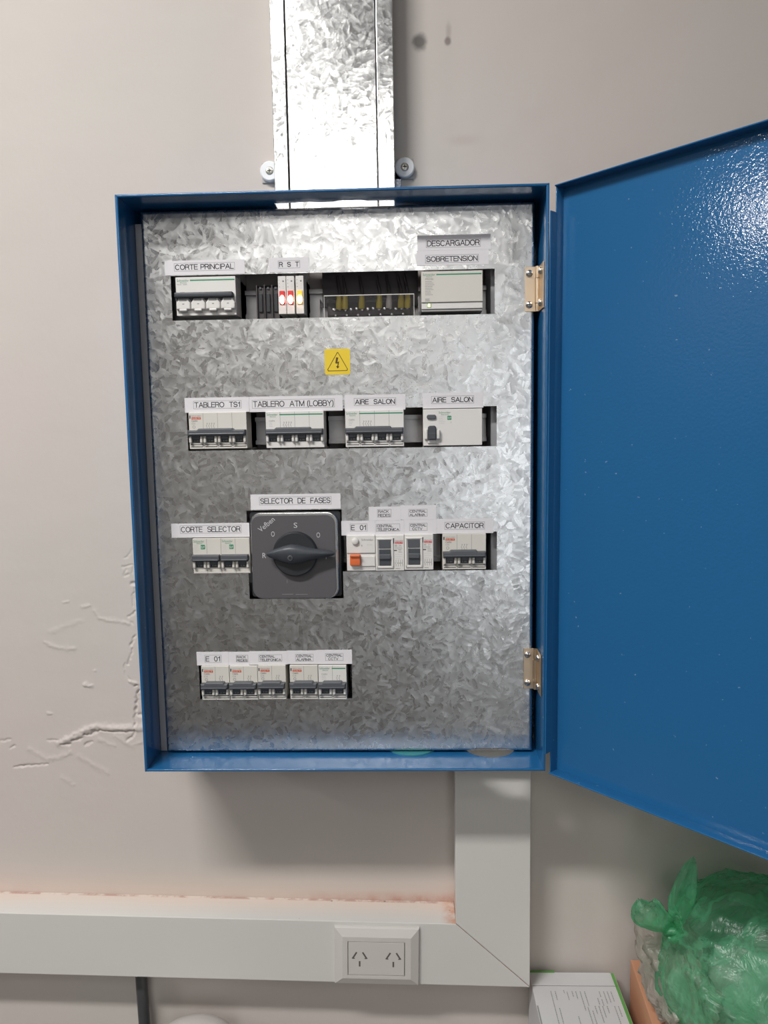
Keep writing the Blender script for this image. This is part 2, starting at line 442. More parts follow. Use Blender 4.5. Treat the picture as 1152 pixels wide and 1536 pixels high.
    def tube(s, pts, r, mat, n=12, cap=True):               # pts in metres
        pts = [Vector(p) for p in pts]; vs, fs = [], []
        rr = r if isinstance(r, (list, tuple)) else [r]*len(pts)
        for j, p in enumerate(pts):
            d = (pts[min(j+1, len(pts)-1)] - pts[max(j-1, 0)]).normalized()
            a = d.cross(Vector((0, 1, .01)) if abs(d.y) < .9 else Vector((1, 0, 0))).normalized(); b = d.cross(a)
            for i in range(n):
                t = 2*math.pi*i/n; vs.append(p + (a*math.cos(t) + b*math.sin(t))*rr[j])
        for j in range(len(pts)-1):
            for i in range(n):
                k = (i+1) % n; fs.append((j*n+i, j*n+k, (j+1)*n+k, (j+1)*n+i))
        s.add(vs, fs, mat, True)
        if cap:
            s.add(vs[:n], [tuple(range(n))], mat); s.add(vs[-n:], [tuple(range(n))[::-1]], mat)
        return s
    def build(s, name, parent=None, loc=(0, 0, 0), fix=True):
        me = bpy.data.meshes.new(name); me.from_pydata([tuple(v) for v in s.v], [], s.f)
        for m in s.mats: me.materials.append(MATS[m])
        me.polygons.foreach_set('material_index', s.m); me.polygons.foreach_set('use_smooth', s.sm)
        me.update()
        o = bpy.data.objects.new(name, me); COL.objects.link(o)
        if parent: o.parent = parent
        else: o.location = (loc[0], loc[1], loc[2] + ZC)
        return o
def tag(o, label=None, cat=None, group=None, kind=None):
    for k, v in (('label', label), ('category', cat), ('group', group), ('kind', kind)):
        if v: o[k] = v
    return o
def thing(name, label, cat, loc=(0, 0, 0), group=None):
    o = bpy.data.objects.new(name, None); COL.objects.link(o); o.empty_display_size = .02
    o.location = (loc[0], loc[1], loc[2] + ZC)
    return tag(o, label, cat, group)
def rrect(u0, u1, v0, v1, r, n=6):
    out = []
    for cu, cv, a0 in ((u1-r, v0+r, -90), (u1-r, v1-r, 0), (u0+r, v1-r, 90), (u0+r, v0+r, 180)):
        for i in range(n+1):
            a = math.radians(a0 + 90*i/n); out.append((cu + r*math.cos(a), cv + r*math.sin(a)))
    return out
def circ(u, v, r, n=40): return [(u + r*math.cos(2*math.pi*i/n), v + r*math.sin(2*math.pi*i/n)) for i in range(n)]
def rc(u0, u1, v0, v1): return [(u0, v0), (u1, v0), (u1, v1), (u0, v1)]

# ------------------------------------------------------------------ the room
X0, X1, Y0 = -4.4, 2.4, -5.4
def struct(name, mb): return tag(mb.build(name), kind='structure')

# plaster relief beside the cabinet: filled chases and cracks left in the wall (x, z polylines; height in mm, half width in mm)
RELIEF = [
    ([(-0.2983, -0.0865), (-0.3057, -0.0968), (-0.3104, -0.0979)], -1.0, 1.2),
    ([(-0.3122, -0.1094), (-0.2976, -0.1084), (-0.2986, -0.1188)], -1.3, 1.2),
    ([(-0.3122, -0.1106), (-0.3086, -0.1153), (-0.3113, -0.1233), (-0.3036, -0.1211)], -1.2, 1.2),
    ([(-0.2956, -0.1328), (-0.3019, -0.1341)], -3.0, 1.7),
    ([(-0.2965, -0.1397), (-0.2998, -0.1513), (-0.301, -0.1653)], -1.6, 1.1),
    ([(-0.2959, -0.1467), (-0.296, -0.1584)], -2.0, 1.0),
    ([(-0.2972, -0.1724), (-0.302, -0.1782), (-0.3079, -0.18)], -1.8, 1.1),
    ([(-0.3023, -0.1899), (-0.3049, -0.1892)], -2.0, 1.3),
    ([(-0.2949, -0.19), (-0.2962, -0.2005)], -1.5, 1.1),
    ([(-0.3005, -0.2076), (-0.3032, -0.2146), (-0.307, -0.2212)], -1.8, 1.2),
    ([(-0.3043, -0.2276), (-0.3091, -0.2382), (-0.312, -0.2489)], -1.7, 1.2),
    ([(-0.3161, -0.2477), (-0.3177, -0.2548), (-0.3159, -0.2644), (-0.3126, -0.2692), (-0.3082, -0.274)], -1.2, 1.2),
    ([(-0.3105, -0.2728), (-0.3064, -0.2752), (-0.2995, -0.2776)], 1.8, 2.0),
    ([(-0.2995, -0.2788), (-0.305, -0.28)], -2.0, 1.2),
    ([(-0.2994, -0.286), (-0.3024, -0.298), (-0.304, -0.31), (-0.3055, -0.322)], -3.2, 1.7),
    ([(-0.3024, -0.3076), (-0.3006, -0.3004)], -2.5, 1.2),
    ([(-0.2947, -0.3221), (-0.3001, -0.3216)], -4.0, 2.4),
    ([(-0.306, -0.322), (-0.3085, -0.3462), (-0.3125, -0.3559), (-0.3197, -0.3583)], -2.4, 1.5),
    ([(-0.2976, -0.3414), (-0.307, -0.3409), (-0.3354, -0.3413), (-0.3589, -0.3392), (-0.3709, -0.3411), (-0.3831, -0.3472), (-0.4027, -0.3568), (-0.4174, -0.3641)], 2.7, 4.0),
    ([(-0.3096, -0.3462), (-0.3357, -0.3466), (-0.3592, -0.3443), (-0.3686, -0.3436)], -1.6, 1.4),
    ([(-0.3686, -0.3436), (-0.3617, -0.346), (-0.3726, -0.3508), (-0.3809, -0.3496)], -2.4, 1.6),
    ([(-0.386, -0.3569), (-0.3981, -0.36)], -2.0, 1.4),
    ([(-0.4032, -0.3649), (-0.4175, -0.3653)], -2.4, 1.8),
    ([(-0.3709, -0.3618), (-0.3807, -0.3667)], -2.4, 1.5),
    ([(-0.4194, -0.3585), (-0.4338, -0.3594)], -1.4, 1.1),
    ([(-0.4886, -0.3578), (-0.503, -0.3592)], -1.3, 1.2),
    ([(-0.4832, -0.3664), (-0.4883, -0.37)], -2.0, 1.5),
    ([(-0.4361, -0.3947), (-0.4697, -0.3966), (-0.4855, -0.3983)], -2.2, 1.3),
    ([(-0.3551, -0.1719), (-0.3487, -0.1825), (-0.336, -0.1849), (-0.3084, -0.1899)], 1.2, 2.2),
    ([(-0.4291, -0.2149), (-0.4178, -0.2221), (-0.4016, -0.2257), (-0.3875, -0.2254)], 1.0, 2.6),
    ([(-0.3753, -0.2772), (-0.3661, -0.2796)], 1.8, 2.2),
    ([(-0.3986, -0.1598), (-0.3926, -0.1575)], 1.0, 1.6),
    ([(-0.4312, -0.3191), (-0.4264, -0.3196)], 1.2, 1.6),
    ([(-0.3612, -0.2574), (-0.3599, -0.2579)], 1.2, 1.6),
    ([(-0.4609, -0.3726), (-0.4356, -0.3873), (-0.4211, -0.3849), (-0.4016, -0.3776)], 0.9, 3.5),
    ([(-0.39, -0.3825), (-0.3716, -0.3948), (-0.3509, -0.4071)], 0.8, 3.5),
    ([(-0.36, -0.3582), (-0.3392, -0.368)], 0.8, 3.0),
    ([(-0.336, -0.3534), (-0.3131, -0.3681), (-0.2986, -0.3608)], 0.9, 3.0),
    ([(-0.4158, -0.4144), (-0.4021, -0.4243)], 0.7, 3.0),
    ([(-0.3722, -0.1659), (-0.3628, -0.1648)], 0.8, 2.0),
    ([(-0.4212, -0.2019), (-0.3972, -0.1927), (-0.3734, -0.1858)], 0.5, 3.0),
]
def seg_d(px, pz, a, b):
    dx, dz = b[0]-a[0], b[1]-a[1]; L = dx*dx + dz*dz
    t = max(0, min(1, ((px-a[0])*dx + (pz-a[1])*dz)/L)) if L else 0
    return math.hypot(px-a[0]-t*dx, pz-a[1]-t*dz)
def relief(x, z):
    wx = x + .0022*noise.noise((x*170, z*170, 0)) + .001*noise.noise((x*480, z*480, 4)); wz = z + .0022*noise.noise((x*170, z*170, 9)) + .001*noise.noise((x*480, z*480, 13))
    h = 0.
    for pts, hh, hw in RELIEF:
        for a, b in zip(pts, pts[1:]):
            if abs(wx - (a[0]+b[0])/2) > abs(a[0]-b[0])/2 + .02 or abs(wz - (a[1]+b[1])/2) > abs(a[1]-b[1])/2 + .02: continue
            d = seg_d(wx, wz, a, b)/(hw/1000)
            if d < 2.5:
                k = hh*math.exp(-d*d*.9)*(.8 + .45*noise.noise((x*130, z*130, 2)) + .25*noise.noise((x*300, z*300, 7)))
                h = k if abs(k) > abs(h) else h
    # the slab of plaster below the chase sits a little proud
    return h/1000
xs = [X0, -1.5, -.8] + [-.545 + .0013*i for i in range(225)] + [.2, 1., X1]
zs = [-ZC, -.8] + [-.50 + .0013*i for i in range(330)] + [.3, .7, CEIL]
mb = MB(); vs = []
for z in zs:
    for x in xs:
        inside = -.545 < x < -.25 and -.49 < z < -.07
        vs.append((x, -relief(x, z) if inside else 0, z))
nx = len(xs); fs = [(j*nx+i, j*nx+i+1, (j+1)*nx+i+1, (j+1)*nx+i) for j in range(len(zs)-1) for i in range(nx-1)]
mb.add(vs, fs, 'wall_paint', True)
mb.add([(X0, .1, -ZC), (X1, .1, -ZC), (X1, .1, CEIL), (X0, .1, CEIL)], [(3, 2, 1, 0)], 'room_wall')
struct('wall_back', mb)
def slab(name, mat, x0, x1, y0, y1, z0, z1):
    struct(name, MB().box(x0*1000, x1*1000, z0*1000, z1*1000, -y1*1000, -y0*1000, mat))
slab('wall_left', 'room_wall', X0-.1, X0, Y0, 0, -ZC, CEIL)
slab('wall_right', 'room_wall', X1, X1+.1, Y0, 0, -ZC, CEIL)
slab('wall_front', 'front_wall', X0, X1, Y0-.1, Y0, -ZC, CEIL)
slab('floor', 'floor_tile', X0-.1, X1+.1, Y0-.1, .1, -ZC-.1, -ZC)
slab('ceiling', 'ceiling_white', X0-.1, X1+.1, Y0-.1, .1, CEIL, CEIL+.1)
# added, unseen: dark board to darken the panel's reflection, frame around the fill light
mb = MB().box(-200, 430, -1600, 520, 5340, 5399, 'dark_board', 6)
d1 = struct('dark_reflection_board', mb)
mb = MB()
for a in ((520, 560, -1430, 860), (1360, 1400, -1430, 860), (560, 1360, 820, 860), (560, 1360, -1430, -1385)): mb.box(*a, 5330, 5399, 'frame_alu', 3)
struct('fill_light_frame', mb)
for fx, fy, fl, fw, pw in FIXTURES:
    lab = {-.80: 'narrow white ceiling light above the cabinet wall', -.22: 'large square white ceiling light in the middle of the room', -.25: 'long wide white ceiling light at the far end of the room',
           -3.80: 'small square white ceiling light near the left wall'}[fx]
    t = thing('ceiling_light', lab, 'ceiling light', (fx, fy, CEIL))
    h = MB(); l2, w2 = fl*500, fw*500
    h.box(-l2, l2, -10, 0, -w2, w2, 'fixture_white'); h.box(-l2, l2, -60, -10, -w2, -w2+10, 'fixture_white'); h.box(-l2, l2, -60, -10, w2-10, w2, 'fixture_white')
    h.box(-l2, -l2+10, -60, -10, -w2, w2, 'fixture_white'); h.box(l2-10, l2, -60, -10, -w2, w2, 'fixture_white')
    h.build('housing', t)
    MB().box(-l2+10, l2-10, -52, -48, -w2+10, w2-10, 'diffuser').build('diffuser', t)

# desk below the trunking, out of the frame: it carries the boxes and the bag
DESK = -.86
t = thing('desk', 'plain desk standing against the wall under the trunking', 'desk', (0, 0, -ZC))
MB().box(-900, 1100, 710, 740, 4, 600, 'desk_top', 2).build('desktop', t)
for u in (-870, 1030):
    for w in (30, 550): MB().box(u, u+40, 0, 710, w, w+40, 'desk_leg', 2).build('leg', t)

# ------------------------------------------------------------------ cabinet
HW, HH, DEP, PF = 244.0, 340.5, 138.6, 91.6     # half width, half height, depth, inner panel front (mm)
cab = thing('electrical_cabinet', 'blue steel electrical cabinet hung on the wall with its door swung open', 'electrical cabinet')
mb = MB(); TH = 1.8
mb.box(-HW, HW, -HH, HH, 2, 4, 'blue_paint')
for u0, u1 in ((-HW, -HW+TH), (HW-TH, HW)): mb.box(u0, u1, -HH, HH, 2, DEP, 'blue_paint', .6, 3)
# rolled front rim
for a in ((-HW, HW, HH-3.2, HH), (-HW, HW, -HH, -HH+3.2), (-HW, -HW+3.4, -HH, HH), (HW-3.4, HW, -HH, HH)): mb.box(*a, DEP-4, DEP, 'blue_paint', 1.3, 4)
# top sheet with the duct cut-out (ragged front edge), bottom sheet with two round knock-outs
cut = [(-70, 6), (71, 6), (71, 97), (40, 97.5), (33, 101.5), (6, 101), (0, 97), (-20, 97), (-28, 99.5), (-40, 99), (-46, 97), (-70, 97)]
mb.plate(rc(-HW+TH, HW-TH, 2, DEP-1), [cut], HH, TH, 'blue_paint', 'uw')
mb.plate(rc(-HW+TH, HW-TH, 2, DEP-1), [circ(184, 71.6, 32.4), circ(84, 66, 34)], -HH+TH, TH, 'blue_paint', 'uw')
mb.build('shell', cab)
o = MB().cyl(0, 0, 33.8, -3, 1.5, 'teal', 48).build('hole_plug', cab)
o.location = (.084, -.066, -HH/1000 + TH/1000); o.rotation_euler = (-math.pi/2, 0, 0); o['label'] = 'blue green plug in the cabinet floor'
MB().box(-225, 225, -315, 315, 5, 7, 'back_plate').build('back_plate', cab)
MB().box(186, 222, -300, 300, 8, 74, 'wiring_duct', .8).build('wiring_duct', cab)
for zc in (232, 73, -82, -243):                   # DIN rails
    mb = MB(); u0, u1 = -215, 184
    mb.box(u0, u1, zc-12, zc+12, 36, 37.2, 'rail_metal')
    for sgn in (1, -1):
        a, b = sorted((zc + sgn*12, zc + sgn*13)); mb.box(u0, u1, a, b, 36, 43, 'rail_metal')
        a, b = sorted((zc + sgn*12, zc + sgn*17.5)); mb.box(u0, u1, a, b, 42, 43.2, 'rail_metal')
    mb.box(u0+20, u0+40, zc-10, zc+10, 7, 36, 'rail_metal'); mb.box(u1-40, u1-20, zc-10, zc+10, 7, 36, 'rail_metal')
    mb.build('din_rail', cab)
# inner galvanised panel with its cut-outs
PU0, PU1, PV0, PV1 = -232.5, 236.0, -336.0, 335.2
holes = [rc(-198.9, 188.8, 207.0, 259.5), rc(-186.7, 191.2, 49.9, 98.2),
         [(-186.8, -102.6), (-117.4, -102.6), (-117.4, -136.5), (.8, -136.5), (.8, -102.6), (191.5, -102.6), (191.5, -54.7), (.8, -54.7), (.8, -24.9), (-117.4, -24.9), (-117.4, -54.7), (-186.8, -54.7)],
         rc(-185.5, 9.1, -265.9, -217.0)]
mb = MB(); RB = 4.0
mb.plate(rc(PU0+RB, PU1-RB, PV0+RB, PV1-RB), holes, PF, 1.5, 'galvanised')
prof = [(RB*(1-math.sin(a)), PF-RB*(1-math.cos(a))) for a in [math.pi/2*i/6 for i in range(7)]] + [(0, PF-16)]
mb.ring(PU0, PU1, PV0, PV1, prof, 'galvanised')
inner_panel = mb.build('inner_panel', cab); inner_panel['label'] = 'galvanised inner panel with device cut-outs'
mb = MB().box(-242, -226, -338, 323, PF-10, PF-8, 'rail_grey', .5).box(-242, -240.5, -338, 323, 8, PF-10, 'rail_grey')
mb.build('support_rail', cab)
# brass hinges between panel and cabinet side
for z0, z1 in ((208.5, 260.5), (-254, -202)):
    h = MB(); h.box(224.5, 237.5, z0, z1, PF, PF+1.2, 'brass', .3)
    h.box(240.6, 241.9, z0, z1, PF+1, PF+30, 'brass', .3)
    for a, b, r in ((z0, z0+9, 2.3), (z0+9.6, z1-14, 3.0), (z1-13.4, z1, 2.3)):
        h.tube([(.2388, -(PF+2.6)/1000, a/1000), (.2388, -(PF+2.6)/1000, b/1000)], r/1000, 'brass', 16)
    ho = h.build('hinge', cab); ho['label'] = 'brass hinge'
    for zz in (z0+8, z1-8):
        s = MB().cyl(229.5, zz, 4.2, PF+1.1, PF+2.2, 'zinc', 24, dome=2.4)
        s.box(226.9, 232.1, zz-.45, zz+.45, PF+4.3, PF+4.75, 'print_black').box(229.05, 229.95, zz-2.6, zz+2.6, PF+4.3, PF+4.75, 'print_black')
        s.build('screw', ho)
        s = MB().cyl(0, 0, 4.2, 0, 1, 'zinc', 24, dome=2.4).build('screw', ho)
        s.location = (.2406, -(PF+16)/1000, zz/1000); s.rotation_euler = (0, 0, -math.pi/2)
# wall fixing tabs at the top, with big white washers
for u, du in ((84, 1), (-90, -1)):
    x0, x1 = (66, 79) if du > 0 else (-85, -72)
    tb = MB().box(x0, x1, 300, 402, .3, 2.0, 'blue_paint', .4).box(min(x0, u-11), max(x1, u+11), 393, 418, .3, 2.0, 'plastic_grey', .4)
    to = tb.build('fixing_tab', cab)
    w = MB().cyl(u, 406, 12.4, 2, 8.5, 'nylon_white', 48, bev=1.2)
    wo = w.build('washer', to); wo['label'] = 'white nylon washer'
    s = MB().cyl(u, 406, 5.0, 8.4, 9.0, 'screw_grey', 28, dome=1.2)
    s.box(u-2.6, u+2.6, 405.4, 406.6, 10.0, 10.5, 'print_black').box(u-.6, u+.6, 403.4, 408.6, 10.0, 10.5, 'print_black')
    s.build('screw', to)
# the open door: sheet with turned-in flanges, hinged at the right rim
mb = MB(); DW, DH, FL, T2 = 486., 340.5, 17., 1.6
# local: u runs from hinge to free edge, w towards the viewer's side (inner face)
mb.box(0, DW, -DH, DH, 0, T2, 'blue_paint', .5)
mb.box(0, DW, DH-T2, DH, 0, FL, 'blue_paint', .7, 3); mb.box(0, DW, -DH, -DH+T2, 0, FL, 'blue_paint', .7, 3)
mb.box(DW-T2, DW, -DH, DH, 0, FL, 'blue_paint', .7, 3)
mb.box(0, T2, -DH, DH, 0, FL-2.5, 'blue_paint', .7, 3)
mb.box(0, T2, -DH+27, DH-29, FL-3, FL+8, 'blue_paint', .6)
door = mb.build('door', cab)
door.location = (.2605, -.1275, -.0022); door.rotation_euler = (math.radians(-.25), 0, math.radians(-46.3)); door['label'] = 'open blue cabinet door'

# ------------------------------------------------------------------ devices
def dev(name, label, cat, u, v, group=None):        # v: bottom edge; origin on the panel's front plane
    return thing(name, label, cat, (u/1000, -PF/1000, v/1000), group)
FW = 3.0
def scribble(mb, u0, v1, rows, wmax, step, h, mat, w=FW+.08):
    for i in range(rows):
        u = u0; L = wmax*random.uniform(.55, 1.)
        while u < u0 + L - .4:
            k = random.uniform(.6, 1.9); mb.rect(u, min(u+k, u0+L), v1-i*step-h, v1-i*step, w, mat); u += k+.35
def breaker(kind, poles, label, u, v, group, H=44.2, badge='green', slits=True, mark=True):
    Wd = 17.75*poles; L = -Wd/2
    t = dev('circuit_breaker', label, 'circuit breaker', u, v, group)
    body = 'plastic_cream' if badge != 'green' else 'plastic_white'
    mb = MB()
    mb.box(L, -L, 0, H, -58, FW, body, .5)
    mb.box(L, -L, -18, H+18, -58, -24, 'plastic_grey', .5)
    for p in range(1, poles):
        mb.rect(L+17.75*p-.18, L+17.75*p+.18, 24.5, H-.6, FW+.06, 'print_grey')
        mb.rect(L+17.75*p-.15, L+17.75*p+.15, .4, 7.5, FW+.06, 'print_grey')
    for p in range(poles):
        a = L + 17.75*p
        mb.box(a+3.6, a+14.2, 7.6, 17, FW-.2, FW+.25, 'plastic_dark')
        mb.rect(a+6.2, a+7.3, 9.0, 10.8, FW+.3, 'print_grey'); mb.rect(a+8.6, a+11.6, 9.2, 10.6, FW+.3, 'print_grey')
        if slits:
            mb.rect(a+1.0, a+16.8, 4.9, 5.9, FW+.08, 'print_black'); mb.rect(a+1.4, a+16.4, 2.2, 3.2, FW+.08, 'print_black')
    # makers' print
    if badge in ('orange', 'red'):
        mb.box(L+1.0, L+2.4, H-7.2, H-3.4, FW-.1, FW+.1, 'print_black')
        mb.text('MERLIN GERIN', L+3.2, L+15.5, H-4.6, H-3.4, FW+.1, 'print_grey')
        mb.rect(L+3.6, L+15.0, H-8.4, H-5.5, FW+.08, 'print_orange'); mb.text('multi 9', L+4.3, L+13.6, H-8.0, H-5.9, FW+.16, 'plastic_cream')
        mb.text('C60N', L+3.6, L+10.6, H-11.2, H-9.2, FW+.1, 'print_black'); mb.text('C16' if poles == 2 else 'C25', L+3.6, L+8.0, H-14.2, H-12.4, FW+.1, 'print_grey')
        mb.line(circ(L+6.2, H-17.4, 1.6, 12), .4, FW+.1, 'print_grey', True)
    else:
        mb.text('Schneider', L+1.3, L+14.8, H-5.0, H-2.2, FW+.1, 'print_green'); mb.text('Electric', L+5.4, L+12.6, H-7.0, H-5.4, FW+.1, 'print_green')
        if badge == 'green': mb.rect(L+17.0, -L-1.2, H-4.6, H-3.2, FW+.1, 'print_green')
        if badge == 'green': mb.text('C60N', L+4.0, L+11., H-12.4, H-10.4, FW+.1, 'print_grey'); scribble(mb, L+4.2, H-13.6, 3, 5.5, 2., .8, 'print_light')
        if badge == 'square':
            mb.prism(rrect(L+10.2, L+15.6, H-13.6, H-8.0, .6, 2), FW-.1, FW+.12, 'print_green'); mb.text('Ez9', L+10.9, L+14.9, H-12.4, H-9.6, FW+.2, 'plastic_white')
            scribble(mb, L+1.5, H-8.6, 5, 7., 2., .5, 'print_light')
    if mark:                                       # contact symbols printed above the handle
        k = poles; cx = L + (17.75*1.5 if poles > 2 else 17.75*1.42)
        for i in range(k):
            x = cx + (i-(k-1)/2)*2.9
            mb.line([(x, 31.5), (x, 29.3), (x-1., 27.8), (x, 26.6), (x, 24.6)], .4, FW+.1, 'print_grey')
            mb.line([(x, 31.5), (x+.8, 30.6)], .4, FW+.1, 'print_grey')
    mb.build('body', t)
    # tied handle bar
    mb = MB(); hi, lo = (24.2, 22.9); dk = 'plastic_slate'
    if kind == 'wide':
        a, b = (.19, .77) if poles > 2 else (.2, .82)
        pts = [(L+.2, 15.6), (-L-1.2, 15.6), (-L-.8, 18), (-L-.8, lo), (L+Wd*b+1.6, lo), (L+Wd*b, hi+.6), (L+Wd*a, hi+.6), (L+Wd*a-2.4, lo), (L+.2, lo)]
    else:
        pts = [(L+.2, 16.2), (-L-1.5, 16.2), (-L-.8, 18), (-L-.8, 22.5), (-L-1.5, 24.0), (L+.8, 24.0), (L+.2, 23.2)]
    mb.prism(pts, FW-.5, FW+7.5, dk, 1.6, 3)
    mb.box(L+1.5, -L-1.8, 17.2, 19.0, FW+7.2, FW+9.2, dk, .8)
    for p in range(poles):
        a = L+17.75*p; mb.prism([(a+4.4, 11.5), (a+13.4, 11.5), (a+13.9, 16.4), (a+3.9, 16.4)], FW+.2, FW+4.5, 'plastic_dark', .8)
    mb.build('handle_bar', t)
    for p in range(poles):
        a = L+17.75*p
        for c0, c1 in ((a+.5, a+3.9), (a+13.9, a+17.2)):
            MB().box(c0, c1, 7.2, 15.8, FW-.3, FW+4.6, body, 1.3, 4).build('guide_post', t)
    return t

# row 1: main switch ---------------------------------------------------------
t = dev('main_switch', 'white four pole main switch with long black handle under the CORTE PRINCIPAL label', 'main switch', -156.2, 212)
mb = MB(); L = -36.2; H = 45.2
mb.box(L, -L, 0, H, -58, FW, 'plastic_white', .5); mb.box(L, -L, -16, H+16, -58, -24, 'plastic_grey', .5)
mb.text('Schneider', L+1.8, L+16.4, H-5.3, H-2.6, FW+.1, 'print_green'); mb.text('Electric', L+5.8, L+13.4, H-7.2, H-5.7, FW+.1, 'print_green')
mb.rect(L+17.6, -L-1., H-4.6, H-3.1, FW+.1, 'print_green')
mb.text('NG125', L+1.8, L+7.2, H-9.2, H-7.9, FW+.1, 'print_grey'); mb.text('100A', L+9, L+14, H-9.2, H-7.9, FW+.1, 'print_grey')
for i in range(4):
    c = L + 9.6 + 17.9*i
    mb.prism([(c-8.6, 6.5), (c+8.0, 6.5), (c+8.6, 9), (c+8.6, 14), (c+5.6, 19.5), (c-5.6, 19.5), (c-8.6, 14)], FW-.2, FW+5.0, 'plastic_white', 1.8, 3)
    mb.box(c-4.6, c+4.4, 16.5, 19.6, FW+4.8, FW+5.4, 'print_grey', .2); mb.rect(c-1, c+1.4, 12.4, 13.4, FW+5.1, 'print_grey')
    mb.box(c-4.6, c+4.4, 4.6, 7.2, FW-.2, FW+6.0, 'plastic_white', .8); mb.rect(c-4, c+4, 3.5, 4.2, FW+.1, 'print_light')  # pale grey strip below each tab paints the tab's shadow
mb.box(L+5.4, L+11.2, 25.0, 27.4, FW-.2, FW+2, 'plastic_slate', .3)
mb.build('body', t)
mb = MB().box(L+.2, -L-2.2, 20.2, 26.0, FW-.5, FW+9, 'plastic_dark', 1.4, 3)
for i in range(3):
    c = L + 18.5 + 17.9*i; mb.prism([(c-3.2, 20.6), (c-.3, 17.2), (c+.3, 17.2), (c+3.2, 20.6)], FW-.2, FW+3, 'plastic_dark')
mb.prism([(L+.3, 20.6), (L+.3, 17.6), (L+1.2, 17.6), (L+3., 20.6)], FW-.2, FW+3, 'plastic_dark')
mb.build('handle_bar', t)
# slim dark terminals left of the lamps
for i, (u, lab) in enumerate(((-93.6, 'dark slim terminal, the one nearest the main switch'), (-84.2, 'dark slim terminal, middle one of three beside the red lamps'), (-75.0, 'dark slim terminal touching the first red lamp'))):
    t = dev('terminal_block', lab, 'terminal', u, 208.5, 'slim dark terminals')
    mb = MB().box(-4.4, 4.4, 0, 37, -50, -12, 'plastic_maroon_black', .5).box(-4.4, -2.9, 0, 40, -50, -9, 'plastic_maroon_black', .3)
    mb.box(-4.4, 4.4, -10, 45, -50, -40, 'plastic_maroon_black')
    mb.build('body', t)
    MB().box(-1.8, 2.8, 8, 30, -13, -10, 'plastic_black', .5).box(-1., 2., 35, 37.6, -13, -10.5, 'plastic_slate', .4).build('clamp', t)
# indicator lamps R S T
for u, col, lab in ((-64.4, 'red', 'slim white indicator lamp glowing red, left one under the letter R'), (-54.4, 'red', 'slim white indicator lamp glowing red, middle one under the letter S'), (-43.2, 'amber', 'slim white indicator lamp glowing amber under the letter T')):
    t = dev('indicator_lamp', lab, 'indicator lamp', u, 211.6, 'phase indicator lamps')
    mb = MB().box(-4.7, 4.7, 0, 44.2, -58, FW, 'plastic_white', .4).box(-4.7, 4.7, -16, 60, -58, -24, 'plastic_grey', .4)
    mb.cyl(1.6, 38.2, 1.1, FW-.1, FW+.15, 'print_grey', 12); scribble(mb, -3.4, 40, 3, 1.6, 4., .6, 'print_grey'); scribble(mb, 1.2, 35, 3, 1.6, 2.4, .5, 'print_light')
    mb.build('body', t)
    lens = MB().box(-3.2, 3.2, 11.2, 27.0, FW-.3, FW+1.6, 'lamp_'+col, .7).build('lens', t)
    core = MB().prism([(2.75*math.cos(i*math.pi/14), 16.6 + 5.0*math.sin(i*math.pi/14)) for i in range(28)], FW+1.2, FW+2.2, 'lamp_amber_core' if col == 'amber' else 'lamp_core', .5)
    core.build('bulb', lens)
# distribution block with a clear cover
t = dev('distribution_block', 'distribution terminal block with yellow wires behind a clear cover', 'terminal block', 38.8, 200)
mb = MB().box(-53, 53, -6, 30, -60, -34, 'plastic_maroon_black', .6).box(-60, 60, 26, 72, -47.5, -45, 'plastic_maroon_black')  # second box: added dark sheet, paints the recess dark and hides the rail
for row, (v, w) in enumerate(((21.5, -22), (14, -18))):
    mb.box(-50, 50, v-9, v-2.5, -40, w-3, 'plastic_maroon_black', .5)
mb.build('base', t)
bars = MB()
for i in range(14):
    u = -44 + i*6.9; bars.cyl(u, 19.8 + .6*math.sin(i*2.1), 2.2, -36, -24.5, 'zinc', 14, dome=.8)
    if i % 2 == 0: bars.cyl(u+2, 12.2, 1.8, -36, -20.5, 'zinc', 12, dome=.7)
bars.box(-48, 48, 15.8, 16.8, -38, -26, 'zinc')
bars.build('busbar', t)
for u, c in ((-38, 'yellow'), (-30.5, 'yellow'), (-10, 'yellow'), (11.5, 'yellow'), (23.5, 'white'), (38, 'yellow'), (46, 'yellow')):
    x = u/1000
    wb = MB().tube([(x, .024, .0205), (x+.0003, .0225, .026), (x+.0006, .023, .031), (x+.0008, .026, .0355)], [.0036, .0038, .0034, .0022], 'wire_'+c, 12)
    wb.tube([(x+.0008, .026, .035), (x+.001, .032, .043), (x-.002, .042, .056), (x-.004, .05, .072)], .0017, 'plastic_maroon_black', 8)
    wb.build('wire', t)
mb = MB(); cu, c0, c1, cw = 54.5, -4, 33.5, -7.
mb.box(-cu, cu, c0, c1, cw-1.2, cw, 'clear_plastic'); mb.box(-cu, cu, c1-1.2, c1, -34, cw, 'clear_plastic')
mb.box(-cu-5, -cu-4.2, c0, c1-4, -34, cw+2, 'clear_plastic'); mb.box(cu+4.2, cu+5, c0, c1-4, -34, cw+2, 'clear_plastic')
for a in ((-cu, cu, c1-.5, c1+.5), (-cu, -cu+.6, c0, c1), (cu-.6, cu, c0, c1), (-cu-5.3, -cu-4.7, c0, c1-3), (cu+4.7, cu+5.3, c0, c1-3)): mb.box(*a, cw-.6, cw+.4, 'plastic_white', .2)  # white strips paint the lit edges of the clear cover
mb.build('clear_cover', t)
